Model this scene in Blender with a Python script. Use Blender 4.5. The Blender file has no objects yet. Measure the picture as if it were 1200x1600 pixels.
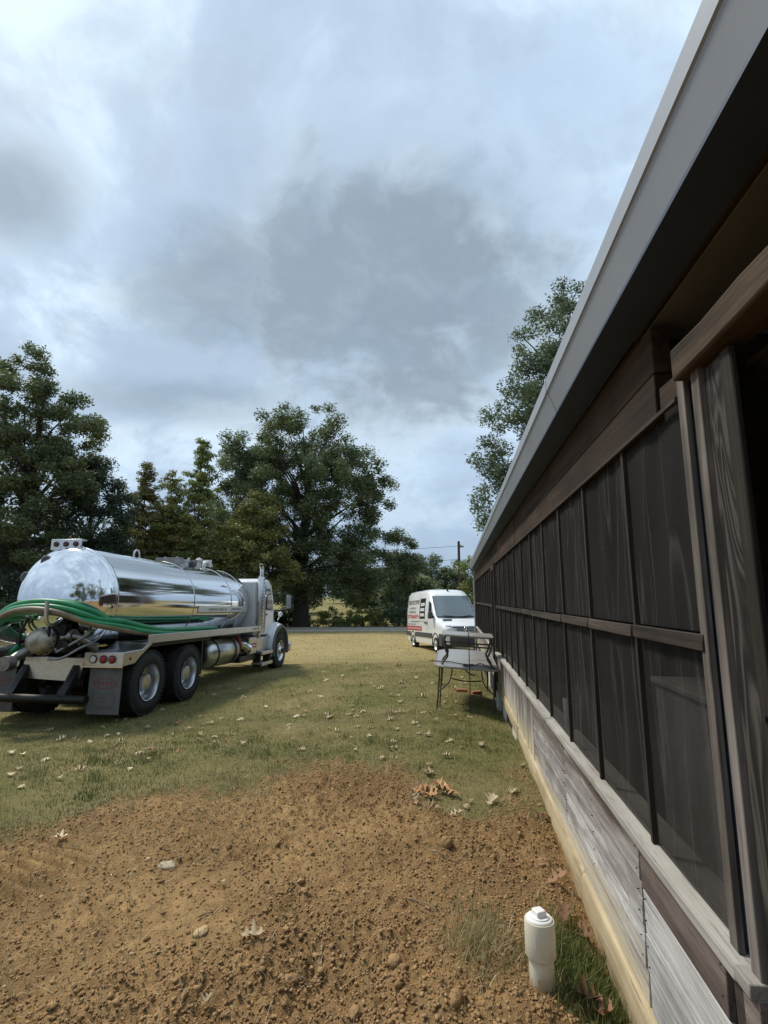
import bpy, math, random
import numpy as np
from math import sin, cos, pi, radians as R, sqrt, atan2
from mathutils import Vector, Matrix

random.seed(7)
rng = np.random.default_rng(11)
S = bpy.context.scene
COL = S.collection

# ------------------------------------------------------------------ camera, sky, sun, exposure
CAM_H = 1.70
cam = bpy.data.cameras.new('camera')
cam.sensor_fit = 'VERTICAL'; cam.sensor_height = 32.0; cam.lens = 16.0
cam.clip_start = 0.05; cam.clip_end = 3000.0
cam_o = bpy.data.objects.new('camera', cam); COL.objects.link(cam_o)
cam_o.location = (0, 0, CAM_H); cam_o.rotation_euler = (R(90 + 9.65), 0, 0)
S.camera = cam_o

SUN_EL, SUN_AZ = R(54), R(-56)          # azimuth measured from +Y towards +X
sun = bpy.data.lights.new('sun', 'SUN'); sun.energy = 2.4; sun.angle = R(10); sun.color = (1.0, 0.93, 0.82)
sun_o = bpy.data.objects.new('sun', sun); COL.objects.link(sun_o)
sd = Vector((sin(SUN_AZ) * cos(SUN_EL), cos(SUN_AZ) * cos(SUN_EL), sin(SUN_EL)))
sun_o.rotation_euler = (-sd).to_track_quat('-Z', 'Y').to_euler()
sun_o.location = (0, 0, 60)

W = bpy.data.worlds.new('World'); S.world = W; W.use_nodes = True
nt = W.node_tree; nt.nodes.clear()
def wn(t, **k):
    n = nt.nodes.new(t)
    for a, b in k.items(): setattr(n, a, b)
    return n
wl = nt.links.new
def wmath(op, a, b=None, c=None, clamp=False):
    n = wn('ShaderNodeMath', operation=op); n.use_clamp = clamp
    for i, v in enumerate((a, b, c)):
        if v is None: continue
        if isinstance(v, (int, float)): n.inputs[i].default_value = v
        else: wl(v, n.inputs[i])
    return n.outputs[0]
def wmix(fac, a, b):
    n = wn('ShaderNodeMix', data_type='RGBA')
    for i, v in ((0, fac), (6, a), (7, b)):
        if isinstance(v, (int, float)): n.inputs[i].default_value = v
        elif isinstance(v, tuple): n.inputs[i].default_value = (*v, 1)
        else: wl(v, n.inputs[i])
    return n.outputs[2]
def wsmooth(x, lo, hi):
    n = wn('ShaderNodeMapRange', interpolation_type='SMOOTHSTEP'); n.clamp = True
    wl(x, n.inputs[0]); n.inputs[1].default_value = lo; n.inputs[2].default_value = hi
    n.inputs[3].default_value = 0; n.inputs[4].default_value = 1
    return n.outputs[0]
def wdot(v, d):
    n = wn('ShaderNodeVectorMath', operation='DOT_PRODUCT'); wl(v, n.inputs[0]); n.inputs[1].default_value = d
    return n.outputs['Value']
sky = wn('ShaderNodeTexSky', sky_type='NISHITA'); sky.sun_disc = False
sky.sun_elevation = SUN_EL; sky.sun_rotation = SUN_AZ; sky.air_density = 1.4; sky.dust_density = 2.0
tc = wn('ShaderNodeTexCoord'); D = tc.outputs['Generated']
sep = wn('ShaderNodeSeparateXYZ'); wl(D, sep.inputs[0])
up = wmath('MAXIMUM', sep.outputs[2], 0.0)
den = wmath('ADD', up, 0.55)
cmb = wn('ShaderNodeCombineXYZ')
wl(wmath('DIVIDE', sep.outputs[0], den), cmb.inputs[0]); wl(wmath('DIVIDE', sep.outputs[1], den), cmb.inputs[1])
cmb.inputs[2].default_value = 0.37
def wnoise(vec, scale, detail, rough, dist=0.0, off=(0, 0, 0)):
    m = wn('ShaderNodeMapping'); m.inputs['Location'].default_value = off; wl(vec, m.inputs[0])
    n = wn('ShaderNodeTexNoise'); n.inputs['Scale'].default_value = scale; n.inputs['Detail'].default_value = detail
    n.inputs['Roughness'].default_value = rough; n.inputs['Distortion'].default_value = dist
    wl(m.outputs[0], n.inputs['Vector'])
    return n.outputs[0]
P = cmb.outputs[0]
n1 = wnoise(P, 1.25, 4, 0.5, 0.3, (3.1, 1.7, 0))
n2 = wnoise(P, 3.6, 8, 0.58, 0.5, (0.4, 5.2, 0))
n3 = wnoise(P, 11, 7, 0.6, 0.4, (7.4, 2.2, 0))
# the heavy grey cloud mass standing over the yard
fr = wdot(D, (0, 0.822, 0.569)); hx = wdot(D, (1, 0, 0)); hy = wdot(D, (0, -0.569, 0.822))
bx = wmath('DIVIDE', hx, wmath('MAXIMUM', fr, 0.05)); by = wmath('DIVIDE', hy, wmath('MAXIMUM', fr, 0.05))
def blob(cx, cy, rx, ry):
    ex = wmath('DIVIDE', wmath('SUBTRACT', bx, cx), rx); ey = wmath('DIVIDE', wmath('SUBTRACT', by, cy), ry)
    r2 = wmath('ADD', wmath('MULTIPLY', ex, ex), wmath('MULTIPLY', ey, ey))
    r = wmath('ADD', wmath('SQRT', r2), wmath('MULTIPLY', wmath('SUBTRACT', n2, 0.5), 2.4))
    r = wmath('ADD', r, wmath('MULTIPLY', wmath('SUBTRACT', n3, 0.5), 1.2))
    b = wsmooth(r, 1.20, 0.28)
    return wmath('MULTIPLY', b, wsmooth(fr, 0.05, 0.3))
dark = wmath('MAXIMUM', blob(0.0, -0.03, 0.37, 0.27), wmath('MULTIPLY', blob(-0.28, -0.02, 0.20, 0.16), 0.85))
dark = wmath('MAXIMUM', dark, wmath('MULTIPLY', blob(-0.62, 0.12, 0.13, 0.1), 0.75))
dark = wmath('MAXIMUM', dark, wmath('MULTIPLY', blob(-0.42, -0.22, 0.3, 0.06), 0.6))
dark = wmath('MULTIPLY', dark, wmath('ADD', 0.84, wmath('MULTIPLY', wsmooth(n3, 0.34, 0.62), 0.16)))
dens = wmath('ADD', wmath('MULTIPLY', n1, 0.75), wmath('MULTIPLY', n2, 0.55))
t1 = wsmooth(dens, 0.50, 0.84)
cl = wmix(t1, (4.25, 5.4, 6.7), (2.95, 3.85, 4.95))
cl = wmix(wmath('MULTIPLY', wsmooth(n2, 0.55, 0.36), 0.8), cl, (5.75, 7.0, 7.9))
cl = wmix(wmath('MULTIPLY', dark, 0.94), cl, (1.55, 1.98, 2.42))
cl = wmix(wmath('MULTIPLY', wsmooth(n3, 0.42, 0.66), 0.32), cl, (2.9, 3.4, 4.1))
low = wsmooth(up, 0.34, 0.02)
cl = wmix(wmath('MULTIPLY', low, 0.78), cl, (2.1, 2.95, 4.15))
cl = wmix(wmath('MULTIPLY', wsmooth(up, 0.10, -0.01), 0.5), cl, (2.3, 3.15, 4.4))
skyc = wmix(0.93, sky.outputs[0], cl)
bg = wn('ShaderNodeBackground'); bg.inputs[1].default_value = 0.10
wl(skyc, bg.inputs[0])
wo = wn('ShaderNodeOutputWorld'); wl(bg.outputs[0], wo.inputs[0])

S.view_settings.view_transform = 'Standard'; S.view_settings.look = 'None'
S.view_settings.exposure = 0.60; S.view_settings.gamma = 1.0; S.view_settings.use_curve_mapping = False
S.render.engine = 'CYCLES'; S.cycles.use_denoising = True
S.cycles.max_bounces = 8; S.cycles.transparent_max_bounces = 16; S.cycles.caustics_reflective = False

# ------------------------------------------------------------------ numpy noise
_perm = rng.permutation(512)
_ga = rng.random(512) * 2 * pi
def perlin(x, y, seed=0):
    x = np.asarray(x, float); y = np.asarray(y, float)
    xi = np.floor(x).astype(int); yi = np.floor(y).astype(int); xf = x - xi; yf = y - yi
    def g(ix, iy, dx, dy):
        h = _perm[(_perm[(ix + seed * 37) & 511] + iy) & 511]; a = _ga[h]
        return np.cos(a) * dx + np.sin(a) * dy
    u = xf * xf * xf * (xf * (xf * 6 - 15) + 10); v = yf * yf * yf * (yf * (yf * 6 - 15) + 10)
    a = g(xi, yi, xf, yf); b = g(xi + 1, yi, xf - 1, yf); c = g(xi, yi + 1, xf, yf - 1); d = g(xi + 1, yi + 1, xf - 1, yf - 1)
    return ((a + (b - a) * u) + ((c + (d - c) * u) - (a + (b - a) * u)) * v) * 1.5
def fbm(x, y, o=4, seed=0, rough=0.5):
    s = 0; a = 1; t = 0
    for i in range(o):
        s = s + a * perlin(x * 2 ** i, y * 2 ** i, seed + i); t += a; a *= rough
    return s / t
def sstep(x, a, b):
    t = np.clip((np.asarray(x, float) - a) / (b - a), 0, 1); return t * t * (3 - 2 * t)

# ------------------------------------------------------------------ house frame: d = distance to the right of the camera line, u = along the wall
HA = R(7.79); HU = (sin(HA), cos(HA)); HN = (cos(HA), -sin(HA))
def house_du(x, y): return x * HN[0] + y * HN[1], x * HU[0] + y * HU[1]

_GY = [-60, 0, 5, 9, 15, 22, 28, 45, 50, 60, 100, 160, 400, 900]
_GZ = [0.1, 0, 0, -.05, -.2, -.47, -.64, -.97, -1.0, -.8, .75, 2.0, 3.5, 4]
def ground_base(x, y):
    x = np.asarray(x, float); y = np.asarray(y, float)
    z = np.interp(y, _GY, _GZ)
    xt = -0.033 * np.clip(1 - x, 0, 6)
    xt = xt * (sstep(y, 4.5, 8.5) * (1 - .45 * sstep(y, 10, 15)) * (1 - .7 * sstep(y, 17, 30)))
    z = z + xt
    d, u = house_du(x, y)
    z = z - 0.14 * np.exp(-((d - .74) / .16) ** 2) * (1 - sstep(u, 2.6, 5.5)) * sstep(u, -2, 0)
    z = z - 0.10 * np.exp(-((d - .74) / .3) ** 2) * sstep(u, 6, 9)
    return z
def dirt_mask(x, y):
    x = np.asarray(x, float); y = np.asarray(y, float)
    by_ = np.interp(x, [-6, -3.4, -2.75, -2.35, -1.5, -.85, -.2, .25, .5, .95, 1.3, 3], [3.1, 3.5, 4.0, 4.75, 5.15, 5.75, 5.95, 5.35, 4.55, 4.35, 4.4, 4.4])
    n = fbm(x * 1.3, y * 1.3, 4, 3) * .95 + fbm(x * 5, y * 5, 3, 5) * .55
    m = 1 - sstep(y - by_ + n, -.95, .65)
    d, u = house_du(x, y)
    gp = np.exp(-(((x - .93) / .19) ** 2 + ((y - 2.68) / .30) ** 2))        # green tuft between pipe and wall
    m = m * (1 - np.clip(gp * 1.5, 0, 1))
    side = np.exp(-((d - .55) / .22) ** 2) * sstep(u, 3.0, 3.8) * (1 - sstep(u, 5.2, 6.4))
    return np.clip(np.maximum(m, side * .55 * (fbm(x * 3, y * 3, 3, 9) + .8)), 0, 1)
def ground_z(x, y):
    x = np.asarray(x, float); y = np.asarray(y, float)
    z = ground_base(x, y)
    m = dirt_mask(x, y)
    near = 1 - sstep(y, 7, 12)
    z = z + .022 * fbm(x * .9, y * .9, 3, 21) * (1 - sstep(y, 12, 20)) + .05 * fbm(x * .13, y * .13, 2, 23) * sstep(y, 8, 16)
    # tilled soil: mounds, ridges and lumps
    rough = (1 - .30 * np.exp(-(((x + .55) / .75) ** 2 + ((y - 4.15) / .45) ** 2)) - .55 * np.exp(-(((x + 1.05) / .32) ** 2 + ((y - 3.05) / .35) ** 2)) - .7 * np.exp(-(((x + 2.35) / .5) ** 2 + ((y - 3.6) / .3) ** 2))) * m * near * (0.55 + .6 * sstep(fbm(x * .8 + 4, y * .8, 2, 31), -.25, .3))
    z = z + rough * (.075 * fbm(x * 1.6, y * 1.6, 3, 41) + .058 * np.abs(fbm(x * 6, y * 6, 3, 43)) + .040 * np.abs(fbm(x * 15, y * 15, 3, 47)) + .026 * fbm(x * 30, y * 30, 2, 49))
    z = z + (1 - m) * near * .010 * fbm(x * 9, y * 9, 3, 51)
    # machine track cleats pressed in the soil at the left
    du_ = (x + 2.3) * .42 + (y - 3.6) * .91; dv = (x + 2.3) * .91 - (y - 3.6) * .42
    tr = np.exp(-(dv / .42) ** 4) * np.exp(-(du_ / .33) ** 4)
    z = z + tr * .055 * np.sin(du_ * 2 * pi / .105 + .6 * fbm(x * 4, y * 4, 2, 61))
    d, u = house_du(x, y)
    z = z + .045 * np.exp(-(((x - .64) / .16) ** 2 + ((y - 2.46) / .14) ** 2))
    return z
def gz(x, y): return float(ground_z(np.array([x]), np.array([y]))[0])

# ------------------------------------------------------------------ material helpers
MATS = {}
class NT:
    def __init__(s, name):
        s.m = bpy.data.materials.new(name); s.m.use_nodes = True; s.t = s.m.node_tree; s.t.nodes.clear()
        s.out = s.n('ShaderNodeOutputMaterial'); MATS[name] = s.m
    def n(s, t, **k):
        n = s.t.nodes.new(t)
        for a, b in k.items(): setattr(n, a, b)
        return n
    def l(s, a, b): s.t.links.new(a, b)
    def setin(s, sock, v):
        if isinstance(v, (int, float)): sock.default_value = v
        elif isinstance(v, tuple): sock.default_value = v if len(v) == len(sock.default_value) else (*v, 1)
        else: s.l(v, sock)
    def coord(s, kind='Object', scale=(1, 1, 1), rot=(0, 0, 0), loc=(0, 0, 0)):
        t = s.n('ShaderNodeTexCoord'); m = s.n('ShaderNodeMapping'); s.l(t.outputs[kind], m.inputs[0])
        m.inputs['Scale'].default_value = scale; m.inputs['Rotation'].default_value = rot; m.inputs['Location'].default_value = loc
        return m.outputs[0]
    def noise(s, vec, scale, detail=4, rough=.5, dist=0):
        n = s.n('ShaderNodeTexNoise'); s.l(vec, n.inputs['Vector']); n.inputs['Scale'].default_value = scale
        n.inputs['Detail'].default_value = detail; n.inputs['Roughness'].default_value = rough; n.inputs['Distortion'].default_value = dist
        return n.outputs[0]
    def ramp(s, fac, stops, interp='LINEAR'):
        n = s.n('ShaderNodeValToRGB'); n.color_ramp.interpolation = interp; e = n.color_ramp.elements
        while len(e) < len(stops): e.new(0.5)
        for i, (p, c) in enumerate(stops):
            e[i].position = p; e[i].color = (*c, 1) if len(c) == 3 else c
        s.l(fac, n.inputs[0]); return n.outputs[0]
    def mix(s, fac, a, b, mode='MIX'):
        n = s.n('ShaderNodeMix', data_type='RGBA', blend_type=mode)
        s.setin(n.inputs[0], fac); s.setin(n.inputs[6], a); s.setin(n.inputs[7], b); return n.outputs[2]
    def math(s, op, a, b=0.0, clamp=False):
        n = s.n('ShaderNodeMath', operation=op); n.use_clamp = clamp
        s.setin(n.inputs[0], a); s.setin(n.inputs[1], b); return n.outputs[0]
    def bump(s, h, strength=.3, dist=.01):
        n = s.n('ShaderNodeBump'); n.inputs['Strength'].default_value = strength; n.inputs['Distance'].default_value = dist
        s.l(h, n.inputs['Height']); return n.outputs[0]
    def bsdf(s, color, rough=.6, metal=0.0, normal=None, spec=None, coat=None):
        b = s.n('ShaderNodeBsdfPrincipled')
        s.setin(b.inputs['Base Color'], color); s.setin(b.inputs['Roughness'], rough); s.setin(b.inputs['Metallic'], metal)
        if normal is not None: s.l(normal, b.inputs['Normal'])
        if spec is not None: b.inputs['Specular IOR Level'].default_value = spec
        if coat is not None: b.inputs['Coat Weight'].default_value = coat; b.inputs['Coat Roughness'].default_value = .06
        return b.outputs[0]
    def done(s, sh): s.l(sh, s.out.inputs[0]); return s.m

def simple(name, col, rough=.6, metal=0.0, var=.15, scale=6.0, bump=0.0, coat=None, spec=None):
    k = NT(name); v = k.coord('Object')
    n = k.noise(v, scale, 5, .6)
    lo = tuple(c * (1 - var) for c in col); hi = tuple(min(1, c * (1 + var)) for c in col)
    c = k.ramp(n, [(.3, lo), (.7, hi)])
    r = k.math('ADD', k.math('MULTIPLY', k.math('SUBTRACT', n, .5), .25), rough, True)
    nm = k.bump(k.noise(v, scale * 12, 4, .6), bump, .004) if bump else None
    return k.done(k.bsdf(c, r, metal, nm, spec, coat))

def wood(name, cols, axis='y', fine=1.0, bump=.5, rough=.85, extra=None):
    """weathered timber: streaks along one axis, slow blotches, a different cast for every board"""
    k = NT(name)
    sc = {'x': (1.2, 26, 26), 'y': (26, 1.2, 26), 'z': (26, 26, 1.2)}[axis]
    oi = k.n('ShaderNodeObjectInfo')
    tcn = k.n('ShaderNodeTexCoord'); add = k.n('ShaderNodeVectorMath', operation='ADD'); k.l(tcn.outputs['Object'], add.inputs[0])
    cx = k.n('ShaderNodeCombineXYZ')
    for i in range(3): k.l(k.math('MULTIPLY', oi.outputs['Random'], 7.0 + i), cx.inputs[i])
    k.l(cx.outputs[0], add.inputs[1])
    m = k.n('ShaderNodeMapping'); k.l(add.outputs[0], m.inputs[0]); m.inputs['Scale'].default_value = tuple(a * fine for a in sc)
    g = k.noise(m.outputs[0], 1.0, 6, .62, .35); g2 = k.noise(m.outputs[0], 3.7, 4, .6, .2)
    bl = k.noise(add.outputs[0], 2.1, 4, .6)
    f = k.math('ADD', k.math('MULTIPLY', g, .6), k.math('ADD', k.math('MULTIPLY', bl, .35), k.math('MULTIPLY', k.math('SUBTRACT', oi.outputs['Random'], .5), .16)))
    st = [(.30 + .38 * i / (len(cols) - 1), c) for i, c in enumerate(cols)]
    c = k.ramp(f, st)
    c = k.mix(k.math('MULTIPLY', k.ramp(g2, [(.30, (1, 1, 1)), (.42, (0, 0, 0))]), .55), c, tuple(a * .25 for a in cols[0]), 'MIX')
    if extra: c = extra(k, c, add.outputs[0], tcn.outputs['Object'], g)
    h = k.math('ADD', g, k.math('MULTIPLY', g2, .6))
    return k.done(k.bsdf(c, rough, 0, k.bump(h, bump, .006), .25))

# ------------------------------------------------------------------ mesh helpers
class MB:
    def __init__(s): s.v = []; s.f = []
    def add(s, vs, fs):
        o = len(s.v); s.v += [tuple(p) for p in vs]; s.f += [tuple(i + o for i in f) for f in fs]; return s
    def box(s, x0, x1, y0, y1, z0, z1, rot=None, pivot=None):
        vs = [(x, y, z) for x in (x0, x1) for y in (y0, y1) for z in (z0, z1)]
        if rot is not None:
            pv = Vector(pivot) if pivot else Vector(((x0 + x1) / 2, (y0 + y1) / 2, (z0 + z1) / 2))
            vs = [tuple(rot @ (Vector(p) - pv) + pv) for p in vs]
        return s.add(vs, [(0, 1, 3, 2), (4, 6, 7, 5), (0, 4, 5, 1), (2, 3, 7, 6), (0, 2, 6, 4), (1, 5, 7, 3)])
    def cyl(s, p0, p1, r0, r1=None, n=16, caps=True):
        r1 = r0 if r1 is None else r1
        return s.tube([p0, p1], [r0, r1], n, caps)
    def tube(s, pts, r, n=8, caps=True):
        pts = [Vector(p) for p in pts]; m = len(pts)
        rs = r if isinstance(r, (list, tuple)) else [r] * m
        t = (pts[1] - pts[0]).normalized()
        a = Vector((0, 0, 1)) if abs(t.z) < .9 else Vector((1, 0, 0))
        x = t.cross(a).normalized(); vs = []
        for i, p in enumerate(pts):
            if i == 0: t = pts[1] - pts[0]
            elif i == m - 1: t = pts[-1] - pts[-2]
            else: t = pts[i + 1] - pts[i - 1]
            t.normalize(); x = (x - t * x.dot(t)).normalized(); y = t.cross(x)
            for k in range(n):
                q = 2 * pi * k / n; vs.append(p + (x * cos(q) + y * sin(q)) * rs[i])
        fs = [(i * n + k, i * n + (k + 1) % n, (i + 1) * n + (k + 1) % n, (i + 1) * n + k) for i in range(m - 1) for k in range(n)]
        if caps: fs += [tuple(range(n - 1, -1, -1)), tuple((m - 1) * n + k for k in range(n))]
        return s.add(vs, fs)
    def lathe(s, prof, axis='y', n=32, c=(0, 0, 0), a0=0, a1=2 * pi):
        """prof: (position along axis, radius)"""
        full = abs(a1 - a0 - 2 * pi) < 1e-6; cnt = n if full else n + 1; vs = []
        for t, r in prof:
            for k in range(cnt):
                q = a0 + (a1 - a0) * k / n; p, w = r * cos(q), r * sin(q)
                vs.append({'y': (c[0] + p, c[1] + t, c[2] + w), 'x': (c[0] + t, c[1] + p, c[2] + w), 'z': (c[0] + p, c[1] + w, c[2] + t)}[axis])
        fs = []
        for i in range(len(prof) - 1):
            for k in range(n):
                k2 = (k + 1) % cnt
                fs.append((i * cnt + k, i * cnt + k2, (i + 1) * cnt + k2, (i + 1) * cnt + k))
        return s.add(vs, fs)
    def prism(s, poly, a0, a1, plane='yz'):
        """extrude a 2-D outline along the remaining axis"""
        n = len(poly)
        def P3(p, a): return {'yz': (a, p[0], p[1]), 'xz': (p[0], a, p[1]), 'xy': (p[0], p[1], a)}[plane]
        vs = [P3(p, a0) for p in poly] + [P3(p, a1) for p in poly]
        fs = [(i, (i + 1) % n, n + (i + 1) % n, n + i) for i in range(n)] + [tuple(range(n - 1, -1, -1)), tuple(range(n, 2 * n))]
        return s.add(vs, fs)
    def loft(s, rings, closed=True, caps=True):
        n = len(rings[0]); vs = [p for r in rings for p in r]; fs = []
        for i in range(len(rings) - 1):
            for k in range(n if closed else n - 1):
                k2 = (k + 1) % n; fs.append((i * n + k, i * n + k2, (i + 1) * n + k2, (i + 1) * n + k))
        if caps: fs += [tuple(range(n - 1, -1, -1)), tuple((len(rings) - 1) * n + k for k in range(n))]
        return s.add(vs, fs)
    def build(s, name, mat, parent=None, smooth=False, bevel=0, seg=2, angle=38):
        me = bpy.data.meshes.new(name); me.from_pydata(s.v, [], s.f); me.validate()
        import bmesh
        b = bmesh.new(); b.from_mesh(me); bmesh.ops.recalc_face_normals(b, faces=b.faces); b.to_mesh(me); b.free()
        return finish(name, me, mat, parent, smooth, bevel, seg, angle)
def finish(name, me, mat, parent=None, smooth=False, bevel=0, seg=2, angle=38):
    me.materials.append(MATS[mat] if isinstance(mat, str) else mat)
    o = bpy.data.objects.new(name, me); COL.objects.link(o); o.parent = parent
    if smooth:
        me.shade_smooth()
        try: me.set_sharp_from_angle(angle=R(angle))
        except Exception: pass
    if bevel:
        m = o.modifiers.new('bevel', 'BEVEL'); m.width = bevel; m.segments = seg; m.limit_method = 'ANGLE'; m.angle_limit = R(40)
        if not smooth: me.shade_smooth()
        m.harden_normals = False
        if not smooth:
            try: me.set_sharp_from_angle(angle=R(60))
            except Exception: pass
    return o
def npmesh(name, verts, faces, mat, parent=None, smooth=False, attrs=None):
    """fast mesh from arrays; faces (n,3) or (n,4); attrs: dict name -> per-vertex float"""
    me = bpy.data.meshes.new(name); nv = len(verts); nf, k = faces.shape
    me.vertices.add(nv); me.vertices.foreach_set('co', np.ascontiguousarray(verts, dtype=np.float32).ravel())
    me.loops.add(nf * k); me.loops.foreach_set('vertex_index', np.ascontiguousarray(faces, dtype=np.int32).ravel())
    me.polygons.add(nf); me.polygons.foreach_set('loop_start', np.arange(0, nf * k, k, dtype=np.int32))
    try: me.polygons.foreach_set('loop_total', np.full(nf, k, dtype=np.int32))
    except Exception: pass
    if smooth: me.polygons.foreach_set('use_smooth', np.ones(nf, dtype=bool))
    for an, av in (attrs or {}).items():
        a = me.attributes.new(an, 'FLOAT', 'POINT'); a.data.foreach_set('value', np.ascontiguousarray(av, dtype=np.float32))
    me.update(calc_edges=True)
    me.materials.append(MATS[mat] if isinstance(mat, str) else mat)
    o = bpy.data.objects.new(name, me); COL.objects.link(o); o.parent = parent
    return o
def tag(o, label=None, cat=None, group=None, kind=None):
    if label: o['label'] = label
    if cat: o['category'] = cat
    if group: o['group'] = group
    if kind: o['kind'] = kind
    return o
def empty(name, loc=(0, 0, 0), rot=(0, 0, 0), parent=None):
    o = bpy.data.objects.new(name, None); o.empty_display_size = .2; COL.objects.link(o)
    o.location = loc; o.rotation_euler = rot; o.parent = parent; return o
def copy_tree(o, parent=None):
    c = o.copy(); COL.objects.link(c); c.parent = parent
    for ch in list(o.children): copy_tree(ch, c)
    return c
def spline(pts, per=10):
    P_ = [Vector(p) for p in pts]; P_ = [P_[0] * 2 - P_[1]] + P_ + [P_[-1] * 2 - P_[-2]]; out = []
    for i in range(1, len(P_) - 2):
        a, b, c, d = P_[i - 1:i + 3]
        for k in range(per):
            t = k / per
            out.append(.5 * ((2 * b) + (c - a) * t + (2 * a - 5 * b + 4 * c - d) * t * t + (3 * b - a - 3 * c + d) * t ** 3))
    out.append(P_[-2]); return out

# ------------------------------------------------------------------ ground
def mat_ground():
    k = NT('ground_soil_and_lawn')
    v = k.coord('Object')
    at = k.n('ShaderNodeAttribute', attribute_name='dirt'); dirt = at.outputs['Fac']
    far = k.n('ShaderNodeAttribute', attribute_name='dry').outputs['Fac']
    a = k.noise(v, 1.1, 5, .6, .2); b = k.noise(v, 9, 6, .65); c = k.noise(v, 60, 4, .6); e = k.noise(v, 190, 3, .6)
    soil = k.ramp(a, [(.34, (.23, .142, .066)), (.5, (.345, .212, .096)), (.64, (.49, .31, .138))])
    soil = k.mix(k.ramp(b, [(.4, (.55, .55, .55)), (.7, (0, 0, 0))]), soil, (.16, .096, .046))
    soil = k.mix(k.math('MULTIPLY', k.ramp(c, [(.5, (0, 0, 0)), (.7, (1, 1, 1))]), .35), soil, (.46, .31, .15))
    soil = k.mix(k.math('MULTIPLY', k.n('ShaderNodeAttribute', attribute_name='pale').outputs['Fac'], .7), soil, k.ramp(b, [(.35, (.36, .22, .095)), (.65, (.52, .345, .16))]))
    soil = k.mix(k.math('MULTIPLY', k.ramp(e, [(.3, (1, 1, 1)), (.45, (0, 0, 0))]), .3), soil, (.07, .04, .02))
    green = k.ramp(b, [(.3, (.080, .090, .028)), (.55, (.138, .142, .048)), (.75, (.215, .19, .08))])
    straw = k.ramp(c, [(.3, (.20, .15, .07)), (.6, (.32, .25, .12)), (.8, (.42, .34, .18))])
    g2 = k.noise(v, .55, 4, .6, .3)
    fac = k.math('ADD', k.math('MULTIPLY', k.ramp(g2, [(.36, (0, 0, 0)), (.64, (1, 1, 1))]), .6), k.math('ADD', k.math('MULTIPLY', k.ramp(e, [(.4, (0, 0, 0)), (.65, (1, 1, 1))]), .3), far), True)
    lawn = k.mix(k.math('MULTIPLY', fac, .9), green, straw)
    dryc = k.ramp(a, [(.3, (.30, .235, .105)), (.7, (.42, .34, .16))])
    lawn = k.mix(k.math('MULTIPLY', far, .75, True), lawn, dryc)
    nd = k.math('ADD', dirt, k.math('ADD', k.math('MULTIPLY', k.math('SUBTRACT', c, .5), .9), k.math('MULTIPLY', k.math('SUBTRACT', b, .5), 1.1)), True)
    col = k.mix(k.ramp(nd, [(.32, (0, 0, 0)), (.58, (1, 1, 1))]), lawn, soil)
    h = k.math('ADD', k.math('MULTIPLY', b, .4), k.math('ADD', k.math('MULTIPLY', c, .7), k.math('MULTIPLY', e, .4)))
    return k.done(k.bsdf(col, .95, 0, k.bump(h, .9, .03), .1))
mat_ground()
def axis_coords(dense0, dense1, step, lo, hi, grow=1.16):
    c = list(np.arange(dense0, dense1 + 1e-6, step)); s = step
    while c[-1] < hi: s = min(s * grow, 60); c.append(c[-1] + s)
    s = step; left = []
    x = dense0
    while x > lo: s = min(s * grow, 60); x -= s; left.append(x)
    return np.array(left[::-1] + c)
gx = axis_coords(-3.7, 1.4, .0178, -500, 500, 1.09); gy = axis_coords(2.1, 6.2, .0178, -160, 900, 1.06)
X, Y = np.meshgrid(gx, gy)
Zg = ground_z(X.ravel(), Y.ravel())
nx, ny = len(gx), len(gy)
ii = np.arange(nx * ny).reshape(ny, nx)
Fg = np.stack([ii[:-1, :-1], ii[:-1, 1:], ii[1:, 1:], ii[1:, :-1]], -1).reshape(-1, 4)
xr, yr = X.ravel(), Y.ravel()
dryv = sstep(yr, 13, 24) * .85 + .35 * np.exp(-((yr - 10) / 3.5) ** 2) * sstep(-xr, -1, 3) * sstep(fbm(xr * .5, yr * .5, 3, 71), -.1, .4)
dryv = dryv * (1 - .9 * sstep(yr, 49, 52)) * (1 - .3 * sstep(fbm(xr * .2, yr * .2, 3, 73), 0, .4))
palev = 1.0 * np.exp(-(((xr + 2.35) / .55) ** 2 + ((yr - 3.6) / .34) ** 2)) + .9 * np.exp(-(((xr + .55) / .75) ** 2 + ((yr - 4.15) / .45) ** 2)) + .8 * np.exp(-(((xr + 1.05) / .32) ** 2 + ((yr - 3.05) / .35) ** 2)) + .6 * np.exp(-(((xr + 1.7) / .5) ** 2 + ((yr - 4.6) / .25) ** 2))
palev = np.clip(palev * (1 + .7 * fbm(xr * 4, yr * 4, 3, 77)), 0, 1)
g = npmesh('ground', np.stack([xr, yr, Zg], -1), Fg, 'ground_soil_and_lawn', smooth=True, attrs={'dirt': dirt_mask(xr, yr), 'dry': dryv, 'pale': palev})
tag(g, 'yard of thin dry lawn with a bare patch of dug reddish-brown soil', 'ground', kind='structure')

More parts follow.
